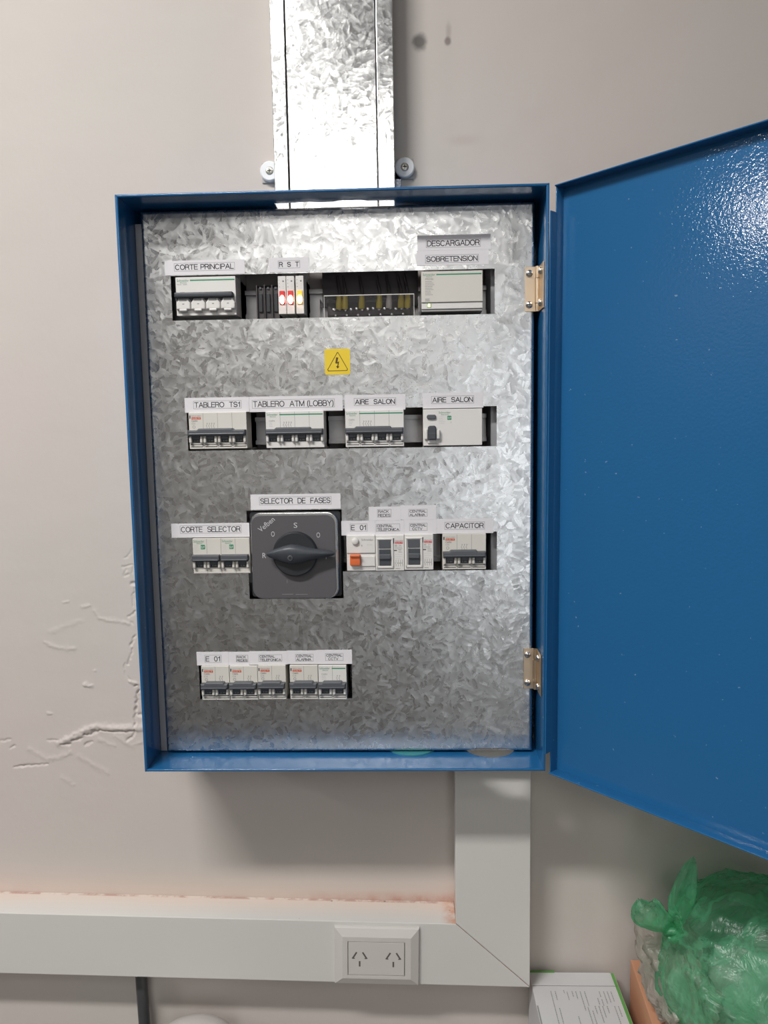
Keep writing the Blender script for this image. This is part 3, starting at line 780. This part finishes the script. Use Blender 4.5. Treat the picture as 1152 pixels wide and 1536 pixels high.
# surge arrester
t = dev('surge_arrester', 'wide pale grey surge arrester with green status light under the SOBRETENSION label', 'surge arrester', 138.0, 211.5)
mb = MB(); L = -36.2; H = 45.5
mb.box(L, -L, 9.8, H, -58, FW+1.5, 'plastic_cream', .5); mb.box(L, -L, 2.2, 9.8, -58, FW, 'plastic_white', .5); mb.box(L, -L, -.5, 2.2, -58, FW-1.5, 'plastic_grey', .4)
for i in range(4): mb.box(L+3+18*i, L+14+18*i, H, H+2.6, -50, -4, 'print_grey', .4)
mb.rect(L, -L, 9.2, 10.0, FW+.1, 'print_grey')
w = FW+1.6
mb.text('Schneider', L+2, L+16.4, H-5.0, H-2.4, w, 'print_green'); mb.rect(L+17.8, -L-1.4, H-4.5, H-3.1, w, 'print_green'); mb.text('Electric', L+6, L+13, H-6.8, H-5.4, w, 'print_green')
mb.text('iPRD40r', L+4.6, L+14.6, H-10.0, H-7.8, w, 'print_grey'); scribble(mb, L+4.6, H-11.4, 9, 11, 1.9, .6, 'print_grey', w); scribble(mb, L+4.6, H-31.6, 2, 8, 1.8, .9, 'print_grey', w)
mb.build('body', t)
MB().box(L+7.0, L+11.2, 4.0, 8.4, FW-.2, FW+.4, 'print_black', .2).box(L+7.6, L+10.4, 4.5, 8.2, FW+.2, FW+.7, 'led_green', .3).build('status_light', t)

# row 2 ------------------------------------------------------------------------
G2, G3, G4 = 'four pole breakers in the second row', 'breakers beside the selector', 'two pole breakers in the bottom row'
breaker('wide', 4, 'white four pole breaker with an orange badge under the TABLERO TS1 label', -148.2, 52.1, G2, badge='orange')
breaker('wide', 4, 'white four pole breaker with a green line and plain lower edge under TABLERO ATM (LOBBY)', -53.7, 51.9, G2, slits=False)
breaker('wide', 4, 'white four pole breaker with a green line under the left AIRE SALON label', 43.4, 51.6, G2)
t = dev('residual_current_device', 'wide plain white switch with one small dark lever under the right AIRE SALON label', 'residual current device', 137.8, 51.6)
mb = MB(); L = -35.6; H = 44
mb.box(L, -L, 0, H, -58, FW, 'plastic_white', .5); mb.box(L, -L, -16, H+16, -58, -24, 'plastic_grey', .5)
mb.text('Schneider', L+19, L+33.4, H-5.4, H-3.0, FW+.1, 'print_green'); mb.text('Electric', L+22, L+31, H-7.4, H-5.9, FW+.1, 'print_green')
mb.prism(rrect(L+29.3, L+34.2, H-13.2, H-8.2, .6, 2), FW-.1, FW+.12, 'print_green'); mb.text('Ez9', L+30, L+33.6, H-12.0, H-9.6, FW+.2, 'plastic_white')
scribble(mb, L+19, H-9, 5, 8, 2., .5, 'print_light'); mb.rect(L+33.2, L+34.2, H-17, H-15.2, FW+.1, 'print_light')
mb.build('body', t)
MB().prism(rrect(L+4.4, L+15.6, 32.0, 37.4, 2.2), FW-.2, FW+2.4, 'plastic_slate', .8).build('test_button', t)
mb = MB().box(L+1.2, L+5.4, 7.5, 20.5, FW-.3, FW+4.6, 'plastic_white', 1.4, 4).box(L+15.6, L+20.2, 8, 19.5, FW-.3, FW+4.6, 'plastic_white', 1.4, 4).box(L+5, L+16, 3.0, 7.5, FW-.3, FW+2.2, 'plastic_white', .8)
mb.build('guide', t)
MB().prism([(L+5.8, 7.5), (L+15.4, 7.5), (L+15.4, 22.6), (L+13.6, 24.2), (L+7.6, 24.2), (L+5.8, 22.6)], FW-.2, FW+6.5, 'plastic_dark', 1.2, 3).box(L+6.3, L+14.9, 14.6, 15.6, FW+6.2, FW+7, 'plastic_slate').build('lever', t)

# row 3 ------------------------------------------------------------------------
breaker('plain', 2, 'white two pole breaker with a green square, left one of the pair under CORTE SELECTOR', -167.95, -102.8, G3, badge='square', slits=False, mark=False)
breaker('plain', 2, 'white two pole breaker with a green square, against the black selector switch', -132.3, -102.8, G3, badge='square', slits=False, mark=False)
breaker('wide', 3, 'white three pole breaker with an orange badge under the CAPACITOR label', 151.2, -100.9, G3, badge='orange')
# rotary selector
t = dev('selector_switch', 'large square black rotary phase selector switch with a pointed lever knob', 'selector switch', -58.0, -135.0)
mb = MB().prism(rrect(-56, 56.5, 1, 108, 3, 3), -60, -3, 'plastic_black')  # black body widened to the cut-out, painting the dark gap around the plate
mb.build('switch_body', t)
MB().prism(rrect(-54.0, 54.0, 0, 108, 13, 8), -3.0, 6.0, 'zinc', 1.6, 3).build('frame', t)
mb = MB().prism(rrect(-53.0, 50.8, .9, 104.6, 12, 8), 5.8, 7.4, 'selector_grey', .5)
w = 7.5; cx, cz = 3.0, 57.0
for s, u, v in (('R', -37.6, 54.8), ('O', -26.0, 81.5), ('S', 2.2, 92.0), ('O', 30.0, 79.6), ('T', 39.0, 52.5)):
    mb.text(s, u-2.2, u+2.2, v-3.2, v+3.2, w, 'print_light')
mb.text('Vefben', -45.5, -22.0, 90.2, 96.8, w, 'print_light', math.radians(39))
mb.rect(-17, -3, 5.6, 6.2, w, 'print_grey'); mb.rect(0, 15, 5.3, 5.9, w, 'print_grey'); mb.rect(-10.4, -9.9, 20, 24, w, 'print_grey')
mb.build('face_plate', t)
kn = MB().cyl(cx-1.5, cz, 27.4, 7.2, 15.0, 'plastic_black', 64, bev=1.5)
kn = kn.build('knob', t)
lv = MB()
prof = [(-34.5, 1.6, 21.5), (-31.5, 4.2, 23), (-26, 6.0, 24.5), (-16, 9.6, 26), (-6, 12.0, 27.5), (3, 11.4, 27), (14, 8.4, 26), (26, 6.0, 24.5), (38, 4.2, 23), (45, 2.8, 22), (48, 1.0, 21.0)]
vs, fs = [], []; cs = []
for (u, hw, wt) in prof:                     # rounded ridge cross-section
    cs = [(-hw, 14.5), (-hw*.96, wt-7), (-hw*.72, wt-2.5), (hw*.10, wt-.6), (hw*.62, wt), (hw*.92, wt-2.5), (hw, wt-7), (hw, 14.5)]
    for v, w_ in cs: vs.append(uvw(cx-.5+u, cz+.6+v, w_))
m = len(cs)
for j in range(len(prof)-1):
    for i in range(m-1): fs.append((j*m+i, (j+1)*m+i, (j+1)*m+i+1, j*m+i+1))
fs.append(tuple(range(m))); fs.append(tuple((len(prof)-1)*m+i for i in range(m))[::-1])
lv.add(vs, fs, 'plastic_dark', True)
lv.cyl(cx-5.5, cz-2.6, 3.4, 24, 27.2, 'plastic_slate', 24, bev=.6); lv.cyl(cx-5.5, cz-2.6, 1.9, 27.1, 27.4, 'plastic_black', 20)
lv.build('lever', kn)
# RCD with orange toggle
t = dev('residual_current_device', 'white residual current switch with an orange toggle and round test button', 'residual current device', 23.9, -101.4)
mb = MB(); L = -17.7; H = 44.4
mb.box(L, -L, 22.4, H, -58, FW+1.4, 'plastic_white', .5); mb.box(L, -L, 0, 22.4, -58, FW, 'plastic_white', .5); mb.box(L, -L, -16, H+16, -58, -24, 'plastic_grey', .5)
mb.rect(L+.4, -L-.3, 21.2, 22.2, FW+.1, 'print_light'); mb.box(L+17.5, -L-.4, 5.8, 18.6, FW-.2, FW+1.4, 'plastic_white', .6)
mb.text('Schneider', L+18.6, -L-2.2, H-6.6, H-4.2, FW+1.5, 'print_grey'); mb.text('ID 25A', L+25.5, -L-3.2, H-12.6, H-11, FW+1.5, 'print_light')
mb.text('25 A 300 mA', L+20, -L-2, 2.6, 4.4, FW+.1, 'print_light'); mb.rect(L+18.6, L+19.4, H-13.6, H-11.6, FW+1.5, 'print_grey')
mb.build('body', t)
MB().cyl(L+10.8, H-7.0, 4.4, FW+1.2, FW+3.4, 'plastic_white', 28, dome=1.6).build('test_button', t)
MB().box(L+4.2, L+17.2, 7.4, 20.8, FW-.2, FW+5.5, 'orange_toggle', 1.2, 3).box(L+4.6, L+16.8, 18.6, 20.9, FW+4, FW+8, 'orange_toggle', .8).build('toggle', t)
# two RCDs with black rocker
for u, v, lab in ((59.5, -101.6, 'white switch with a black rocker, right beside the one with an orange toggle'), (95.4, -100.9, 'white switch with a black rocker under the CENTRAL CCTV label in the third row')):
    t = dev('residual_current_device', lab, 'residual current device', u, v, 'residual current switches with black rockers')
    mb = MB(); L = -17.7; H = 44.2
    mb.box(L, -L, 0, H, -58, FW, 'plastic_white', .5); mb.box(L, -L, -16, H+16, -58, -24, 'plastic_grey', .5)
    mb.box(L+20.0, L+22.2, 4, 40.5, FW-.2, FW+1.6, 'plastic_white', .7); mb.box(L+1.2, L+3.2, 3, 40.5, FW-.2, FW+1.6, 'plastic_white', .7)
    mb.box(L+1.2, L+22, 3.2, 6.2, FW-.2, FW+1.6, 'plastic_white', .7); mb.box(L+1.2, L+22, 38.6, 40.8, FW-.2, FW+1.6, 'plastic_white', .7)
    mb.box(L+22.0, L+23.2, 34, 40.6, FW-.1, FW+.15, 'print_black'); mb.rect(L+24.2, -L-1.4, 33.4, 36.2, FW+.1, 'print_red'); mb.text('multi 9', L+24.8, -L-2, 33.9, 35.8, FW+.16, 'plastic_white')
    mb.text('MERLIN GERIN', L+24.2, -L-1.2, 36.9, 38.0, FW+.1, 'print_grey'); mb.text('ID', L+24.4, L+26.8, 30.4, 32.2, FW+.1, 'print_black'); mb.text('25A', L+29, L+32, 30.6, 32.2, FW+.1, 'print_grey')
    scribble(mb, L+24.2, 29.4, 2, 9.5, 1.8, .6, 'print_grey'); mb.rect(L+22.8, L+26.6, 24.6, 25.8, FW+.1, 'print_black'); scribble(mb, L+28.4, 26.4, 3, 5.5, 1.6, .5, 'print_grey')
    scribble(mb, L+24.4, 20.6, 3, 9, 2.6, .4, 'print_light')
    for k in range(4): mb.line([(L+25.2+k*2.7, 13.5), (L+25.2+k*2.7, 10.6), (L+24.4+k*2.7, 9.2), (L+25.2+k*2.7, 8.2), (L+25.2+k*2.7, 5.6)], .42, FW+.1, 'print_grey')
    mb.line([(L+26.6, 9.4), (L+33.0, 9.4)], .4, FW+.1, 'print_grey'); scribble(mb, L+24.6, 3, 1, 6, 1.5, .8, 'print_grey')
    mb.build('body', t)
    MB().box(L+4.2, L+19.0, 28.0, 38.2, FW-.2, FW+1.0, 'plastic_slate', .5).build('test_button', t)
    MB().prism([(L+4.4, 6.6), (L+19.0, 6.6), (L+19.0, 26.8), (L+4.4, 26.8)], FW-.2, FW+1.2, 'plastic_dark', .5).box(L+4.8, L+18.6, 14.8, 21.2, FW+.8, FW+3.8, 'plastic_slate', 1.0).build('rocker', t)

# row 4 ------------------------------------------------------------------------
breaker('wide', 2, 'white two pole breaker with an orange badge, leftmost of the bottom row', -164.0, -266.0, G4, badge='orange')
breaker('wide', 2, 'white two pole breaker with an orange badge under RACK REDES in the bottom row', -127.9, -266.0, G4, badge='orange')
breaker('wide', 2, 'white two pole breaker with an orange badge under CENTRAL TELEFONICA in the bottom row', -92.0, -265.4, G4, badge='orange')
breaker('wide', 2, 'white two pole breaker with an orange badge under CENTRAL ALARMA in the bottom row', -51.4, -265.6, G4, badge='orange')
breaker('wide', 2, 'white two pole breaker with a green line at the right end of the bottom row', -15.2, -265.9, G4, badge='green')

# ------------------------------------------------------------------ printed paper labels stuck on the panel
def paper(label, u0, u1, v0, v1, lines, box, lift=0.):
    o_u, o_v = (u0+u1)/2, v0
    mb = MB().box(u0-o_u, u1-o_u, 0, v1-v0, .0+lift, .45+lift, 'paper')
    b = [box[0]-o_u, box[1]-o_u, box[2]-o_v, box[3]-o_v]; w = .50+lift
    mb.frame(*b, .32, w, 'ink_line')
    n = len(lines); hh = (b[3]-b[2])
    for i, s in enumerate(lines):
        if n == 1: a, c = b[2]+1.5, b[3]-1.5
        else:
            c = b[3]-.9-i*(hh/2-.2); a = c-(hh/2-1.3)
        Wt = b[1]-b[0]; u_l, u_r = b[0]+1.2, b[1]-1.2
        if isinstance(s, tuple): s, f0, f1 = s; u_l, u_r = b[0]+Wt*f0, b[0]+Wt*f1
        mb.letters(s, u_l, u_r, a, c, .85 if n == 1 else .52, w+.02, 'ink')
    o = mb.build('paper_label', loc=(o_u/1000, -PF/1000, v0/1000))
    return tag(o, label, 'label', 'printed labels on the panel')
paper('white paper label reading CORTE PRINCIPAL', -205.3, -108.8, 260.1, 277.1, ['CORTE PRINCIPAL'], (-194, -120.8, 264.7, 274.0))
paper('white paper label reading R S T', -79.9, -31.2, 260.9, 277.9, ['R  S  T'], (-68.7, -42.4, 265.3, 274.2))
paper('white paper label reading DESCARGADOR', 97.7, 184.1, 281.9, 299.3, ['DESCARGADOR'], (107.9, 172.3, 285.0, 294.7))
paper('white paper label reading SOBRETENSION', 96.7, 181.7, 264.6, 281.8, ['SOBRETENSION'], (106.9, 169.9, 267.3, 276.5))
paper('white paper label reading TABLERO TS1', -188.5, -109.2, 96.4, 114.4, ['TABLERO  TS1'], (-177.8, -118.8, 100.8, 110.4))
paper('white paper label reading TABLERO ATM (LOBBY)', -108.9, 5.0, 95.9, 114.4, ['TABLERO  ATM (LOBBY)'], (-105.7, -4.8, 100.2, 110.4))
paper('white paper label reading AIRE SALON beside the LOBBY label', 7.4, 81.0, 95.9, 114.4, ['AIRE  SALON'], (18.8, 69.7, 101.3, 110.4))
paper('white paper label reading AIRE SALON at the right end of its row', 102.0, 175.1, 96.6, 115.0, ['AIRE  SALON'], (112.5, 163.9, 102.0, 111.2))
paper('white paper label reading CORTE SELECTOR', -212.2, -114.5, -57.7, -40.1, ['CORTE  SELECTOR'], (-201.3, -124.5, -52.6, -42.6))
paper('white paper label reading SELECTOR DE FASES', -111.6, -.1, -23.8, -5.0, ['SELECTOR  DE  FASES'], (-100.8, -11.6, -18.2, -8.3), .5)
paper('white paper label reading E 01 right of the selector switch', 0., 41.9, -57.3, -39.3, ['E  01'], (10.7, 32.1, -52.5, -43.0))
paper('white paper label reading RACK REDES in the third row', 34.1, 73.4, -39.2, -22.2, [('RACK', .06, .82), ('REDES', .06, .94)], (44.8, 62.0, -35.3, -25.4))
paper('white paper label reading CENTRAL TELEFONICA in the third row', 42.0, 77.3, -57.8, -39.4, [('CENTRAL', .04, .70), ('TELEFONICA', .04, .96)], (42.9, 72.5, -52.8, -43.5))
paper('white paper label reading CENTRAL ALARMA in the third row', 73.5, 116.9, -38.5, -21.0, [('CENTRAL', .05, .95), ('ALARMA', .05, .88)], (83.4, 106.3, -35.0, -25.8))
paper('white paper label reading CENTRAL CCTV in the third row', 77.5, 117.5, -56.8, -38.7, [('CENTRAL', .05, .95), ('CCTV', .16, .72)], (84.0, 106.1, -52.4, -43.1))
paper('white paper label reading CAPACITOR', 117.7, 187.1, -56.4, -38.2, ['CAPACITOR'], (127.4, 176.5, -51.6, -42.2))
paper('white paper label reading E 01 at the left of the bottom row', -187.5, -146.8, -221.5, -204.1, ['E  01'], (-177.3, -156.0, -218.0, -208.2))
paper('white paper label reading RACK REDES in the bottom row', -146.7, -120.4, -221.7, -204.3, [('RACK', .06, .82), ('REDES', .06, .94)], (-137.3, -122, -217.6, -208.4))
paper('white paper label reading CENTRAL TELEFONICA in the bottom row', -120.3, -72.1, -221.0, -203.7, [('CENTRAL', .04, .70), ('TELEFONICA', .04, .96)], (-108.4, -78.8, -217.0, -208.0))
paper('white paper label reading CENTRAL ALARMA in the bottom row', -72.0, -34.9, -220.5, -203.2, [('CENTRAL', .05, .95), ('ALARMA', .05, .88)], (-61.9, -39.1, -217.0, -207.5))
paper('white paper label reading CENTRAL CCTV in the bottom row', -34.8, 9.8, -220.7, -202.6, [('CENTRAL', .05, .95), ('CCTV', .16, .72)], (-23.9, -1.2, -216.4, -206.9))
# yellow hazard sticker
mb = MB().prism(rrect(-15.4, 15.4, 0, 30.8, 2.6), 0, .4, 'sticker_yellow')
mb.line([(0, 26.2), (-11.9, 6.2), (-11.2, 4.6), (11.4, 4.8), (12.1, 6.4), (1.0, 26.2)], .75, .5, 'sticker_brown', True)
for pts in ([(-1.4, 20.8), (-2.6, 13.6), (-.2, 14.6), (1.2, 20.2)], [(-2.6, 13.6), (2.2, 15.9), (1.6, 14.2), (-.4, 13.0)], [(2.2, 15.9), (.9, 15.2), (-.5, 9.4), (.8, 9.3)], [(-1.8, 10.2), (.1, 7.2), (2.4, 9.8), (.4, 10.0)]):
    mb.add([uvw(u, v, .5) for u, v in pts], [tuple(range(len(pts)))], 'sticker_brown')
o = mb.build('warning_sticker', loc=(-.0003, -PF/1000, .139)); tag(o, 'yellow square warning sticker with a lightning bolt in a triangle', 'sticker')

# ------------------------------------------------------------------ galvanised cable duct above the cabinet
t = thing('cable_duct', 'galvanised steel cable duct running up the wall from the cabinet top', 'cable duct', (0, 0, .341))
zb, zt = 3, 1000*CEIL - 341
mb = MB().box(-78.2, -60.5, zb, zt, .5, 42, 'galvanised_duct', .8).box(51.0, 71.6, zb, zt, .5, 42, 'galvanised_duct', .8).box(-60.1, 51, zb, zt, .5, 2, 'galvanised_duct')
mb.build('channel', t)
MB().box(-59.3, 50.2, zb, zt, 36, 42.0, 'galvanised_duct', .8).build('cover', t)

# ------------------------------------------------------------------ white cable trunking
SL = -.0206
zt_ = lambda u: -597.6 + SL*u
zb_ = lambda u: -688.0 + SL*u
UL = -4395.
def mitre(e, d0, d1, mb):                      # horizontal run with mitred end (e shrinks the profile)
    mb.prism([(UL, zb_(UL)+e), (241.6-e*.9, zb_(241.6)+e), (140.6, zt_(140.6)-e), (UL, zt_(UL)-e)], d0, d1, 'trunking_pvc', .8 if d1 > 49 else 0)
t = thing('cable_trunking', 'long horizontal white plastic cable trunking with rust on its top', 'cable trunking')
b = MB(); mitre(1.0, .3, 41, b); b.build('channel', t)
b = MB(); mitre(0, 40, 50, b); b.build('cover', t)
t = thing('cable_trunking', 'vertical white plastic cable trunking dropping from the cabinet bottom', 'cable trunking')
g = 1.1
def upright(e, d0, d1): return MB().prism([(140.6+e, zt_(140.6)+g-e*0), (241.6-e, zb_(241.6)+g), (241.6-e, -341.2), (140.6+e, -341.2)], d0, d1, 'trunking_pvc', .8 if d1 > 49 else 0)
upright(1.0, .3, 41).build('channel', t); upright(0, 40, 50).build('cover', t)
# double socket outlet on the trunking
t = thing('socket_outlet', 'white double wall socket set into the horizontal trunking', 'socket', (.0313, -.050, -.6865))
t.rotation_euler = (0, math.radians(1.0), 0)
mb = MB()
o_, i_ = (-58.2, 58.2, 0, 83.5), (-39.2, 38.2, 16.2, 65.2)
def loop(r, k, w): return [uvw(r[0]+k, r[2]+k, w), uvw(r[1]-k, r[2]+k, w), uvw(r[1]-k, r[3]-k, w), uvw(r[0]+k, r[3]-k, w)]
loops = [loop(o_, 0, .2), loop(o_, 0, 3), loop(o_, 1.2, 5.2), loop(o_, 11.5, 9.0), loop(i_, -.5, 9.0), loop(i_, -.4, 5)]
vs = [p for l in loops for p in l]; fs = []
for j in range(len(loops)-1):
    for k in range(4): fs.append((j*4+k, j*4+(k+1) % 4, (j+1)*4+(k+1) % 4, (j+1)*4+k))
mb.add(vs, fs, 'socket_white'); mb.rect(-39, 38, 17, 65, 5.1, 'slot_dark')
mb.build('cover_frame', t)
mb = MB().box(-38.8, 37.8, 16.6, 64.8, 2, 8.6, 'socket_white', .5)
for cx_ in (-23.2, 22.8):
    for sx, rot in ((-1, 1), (1, -1)):
        a = Vector((cx_ + sx*9.2, 41.5)); bq = Vector((cx_ + sx*4.6, 49.0))
        mb.line([tuple(a), tuple(bq)], 2.2, 8.7, 'slot_dark'); mb.line([tuple(a + Vector((sx*.8, -.4))), tuple(a + Vector((-sx*1.8, -.6)))], 1.4, 8.72, 'slot_dark')
    mb.line([(cx_, 35.8), (cx_, 30.2)], 2.3, 8.7, 'slot_dark')
mb.build('socket_module', t)

# ------------------------------------------------------------------ things below
t = MB().tube([(-.3100, -.020, -.686), (-.3098, -.020, -.72), (-.3085, -.020, -.80), (-.3075, -.020, DESK)], .0082, 'conduit', 20)
t.tube([(-.3130, -.026, -.682), (-.3100, -.028, -.690), (-.3135, -.028, -.698)], .0014, 'wire_white', 8)  # thin white curl paints the glint at the conduit's top end
o = t.build('conduit', loc=(0, 0, 0)); tag(o, 'dark grey conduit coming down below the horizontal trunking', 'conduit')
# white canister with domed lid
t = thing('canister', 'white round canister with a domed lid below the trunking', 'canister', (-.2225, -.080, DESK))
def lathe(prof, mat, n=56):
    vs, fs = [], []
    for r, z in prof:
        for i in range(n): a = 2*math.pi*i/n; vs.append((r*math.cos(a), r*math.sin(a), z))
    for j in range(len(prof)-1):
        for i in range(n): k = (i+1) % n; fs.append((j*n+i, j*n+k, (j+1)*n+k, (j+1)*n+i))
    fs.append(tuple(range(n))[::-1]); fs.append(tuple((len(prof)-1)*n+i for i in range(n)))
    return MB().add(vs, fs, mat, True)
lathe([(.052, 0), (.055, .003), (.060, .080), (.060, .084)], 'canister_white').build('container', t)
lathe([(.0625, .078), (.0632, .092), (.0615, .096), (.055, .103), (.042, .110), (.026, .1145), (.010, .1165), (.002, .117)], 'canister_white').build('lid', t)
# white carton with green edge
t = thing('carton', 'white printed cardboard carton with a green edge beside the trunking corner', 'carton', (.306, -.012, DESK))
cz_ = 1000*(-.70-DESK); mb = MB(); cl, cr, cd = -59.5, 60.5, 235
mb.box(cl, cr, 0, cz_, 0, cd, 'carton_white', .8)
def top(u0, u1, w0, w1, mat, e=.15): mb.add([uvw(u0, cz_+e, w1), uvw(u1, cz_+e, w1), uvw(u1, cz_+e, w0), uvw(u0, cz_+e, w0)], [(0, 1, 2, 3)], mat)
top(cl+1, cr-3, 25.6, 26.4, 'print_grey')
top(cr-5.0, cr-.8, 1, cd-1, 'carton_green')
mb.rect(cr+.1, cr+.1, 0, 1, 0, 'carton_green')
for col_u, w0, w1 in ((-36, 36, 105), (-30, 36, 52), (-30, 66, 110), (-14, 37, 52), (-18, 34, 40), (4, 36, 70), (-2, 36, 50), (-7, 36, 46), (10, 36, 62), (30, 36, 46), (30, 50, 62), (36, 36, 58), (41, 36, 56), (46, 36, 54), (25, 48, 60), (18, 62, 76), (23, 62, 90), (28, 62, 82), (34, 62, 74), (44, 62, 92), (8, 64, 100), (13, 70, 108), (-8, 80, 110), (49, 62, 80)):
    w = w0
    while w < w1:
        k = random.uniform(1.2, 3.4); top(col_u, col_u+1.1, w, min(w+k, w1), 'print_grey', .2); w += k + .7
top(cl+.6, cl+2.4, 62, 112, 'print_grey', .2)
mb.build('body', t)
# end flap standing slightly proud at the wall end
MB().box(cl-.4, cr-7, cz_, cz_+.9, 1, 25.4, 'carton_white', .3).box(cl+1, cl+36, cz_+.9, cz_+1.4, -1.5, 2.2, 'carton_green', .2).build('flap', t)
# brown carton under the bags
bx = MB().box(0, 230, 0, 1000*(-.672-DESK), 0, 300, 'carton_brown', 1.0)
o = bx.build('carton', loc=(.3865, -.022, DESK)); o.rotation_euler = (0, 0, math.radians(-3.5)); tag(o, 'brown cardboard carton under the plastic bags', 'carton')
BTOP = -.672
def lump(c, rad, amp, freq, seed, mat, floor=None, nu=72, nv=44, pinch=None):
    vs, fs = [], []
    for j in range(nv+1):
        th = math.pi*j/nv
        for i in range(nu):
            ph = 2*math.pi*i/nu
            d = Vector((math.sin(th)*math.cos(ph), math.sin(th)*math.sin(ph), math.cos(th)))
            k = 1 + amp*noise.fractal(d*freq + Vector((seed, 0, 0)), .8, 2., 4) + amp*.9*abs(noise.noise(d*freq*2.7 + Vector((0, seed, 0)))) + amp*.5*abs(noise.noise(d*freq*6 + Vector((seed, seed, 0))))
            p = Vector((c[0] + d.x*rad[0]*k, c[1] + d.y*rad[1]*k, c[2] + d.z*rad[2]*k))
            if pinch: p = pinch(p, d)
            if floor is not None and p.z < floor + .004: p.z = floor + .0005 + .0035*max(0, min(1, (p.z - floor + .05)/.054))
            p.y = min(p.y, -.004)
            vs.append(p)
    for j in range(nv):
        for i in range(nu): k = (i+1) % nu; fs.append((j*nu+i, (j+1)*nu+i, (j+1)*nu+k, j*nu+k))
    return MB().add(vs, fs, mat, True)
# crinkled clear plastic left of and under the green bag
o = lump((.419, -.108, -.630), (.036, .094, .048), .30, 2.2, 3., 'clear_film', BTOP).build('plastic_bag')
tag(o, 'crinkled clear plastic bag lying on the brown carton', 'plastic bag')
# green knotted bag: body drawn up to a knot with two ears
KN = Vector((.3995, -.140, -.5440)); BC = Vector((.502, -.150, -.592))
def to_knot(p, d):
    ax = (KN - BC).normalized(); k = d.dot(ax)
    if k > .55:
        f = (k-.55)/.45; f2 = f**1.3
        p = p.lerp(KN + (p - BC - ax*(p-BC).dot(ax))*(.10 + .5*(1-f)), f2)
    # pleats radiating from the knot
    side = d - ax*k
    ang = math.atan2(side.dot(ax.cross(Vector((0, 1, 0))).normalized()), side.y)
    p += side*(.0048*math.sin(11*ang + 2*math.sin(3*ang)) * max(0, k + .15)**.7 if k > -.15 else 0)
    return p
mb = lump(BC, (.116, .112, .106), .10, 1.8, 11., 'green_film', BTOP, 110, 64, to_knot)
t = thing('plastic_bag', 'green translucent plastic bag tied in a knot, below the open door', 'plastic bag', (0, 0, 0))
mb.build('bag', t)
def ear(path, widths, seed, bulge):
    vs, fs = [], []; n = 40; st = 30; P = [Vector(p) for p in path]; m = len(P) - 1
    def cr(seq, f):                            # Catmull-Rom sample
        i = min(int(f*m), m-1); u = f*m - i; g = lambda k: seq[max(0, min(m, k))]
        p0, p1, p2, p3 = g(i-1), g(i), g(i+1), g(i+2)
        return (p1*2 + (p2-p0)*u + (p0*2 - p1*5 + p2*4 - p3)*u*u + (p1*3 - p0 - p2*3 + p3)*u**3)*.5
    C = [cr(P, j/st) for j in range(st+1)]; Wd = [max(.0012, cr(widths, j/st)) for j in range(st+1)]
    for j, (p, wd) in enumerate(zip(C, Wd)):
        d = (C[min(j+1, st)] - C[max(j-1, 0)]).normalized(); sd = d.cross(Vector((0, -1, 0))).normalized(); nn = sd.cross(d)
        for i in range(n):                    # closed, crumpled, pleated loop
            a = 2*math.pi*i/n; f = j/st
            k = 1 + .16*noise.noise((math.cos(a)*2.2, math.sin(a)*2.2 + f*5, seed)) + .08*math.sin(7*a + seed)*(1-f*.5)
            q = p + sd*wd*k*math.cos(a) + nn*wd*bulge*k*(math.sin(a) + .35*math.sin(3*a + seed + f*3))
            vs.append(q + d*.005*f*noise.noise((math.cos(a)*1.5, math.sin(a)*1.5, seed+4)))
    for j in range(st):
        for i in range(n): k = (i+1) % n; fs.append((j*n+i, (j+1)*n+i, (j+1)*n+k, j*n+k))
    return MB().add(vs, fs, 'green_film', True)
ear([KN + Vector(p) for p in ((0, 0, 0), (-.006, -.002, .006), (-.016, -.003, .014), (-.028, -.002, .022), (-.037, 0, .028), (-.0415, 0, .040))], [.005, .009, .015, .0195, .0165, .003], 1., .45).build('ear', t)
ear([KN + Vector(p) for p in ((.002, .004, 0), (.007, .004, .015), (.012, .005, .035), (.017, .006, .057), (.022, .007, .078), (.0245, .007, .090))], [.006, .011, .0145, .0125, .008, .0015], 5., .4).build('ear', t)
mb = MB()
for k in range(2):
    pts = []
    for i in range(17):
        a = 2*math.pi*i/16; pts.append(KN + Vector((.0068*math.cos(a) + .003*k, .007*math.sin(a)*(1 if k else -1), .0062*math.sin(a + .9*k) - .002)))
    mb.tube(pts, .0042, 'green_film', 10, cap=False)
mb.build('knot', t)
# white bundle inside the bag
o = lump((.530, -.178, -.612), (.088, .080, .062), .16, 1.6, 21., 'white_film', BTOP).build('bundle')
tag(o, 'white plastic bundle inside the green bag', 'bundle')
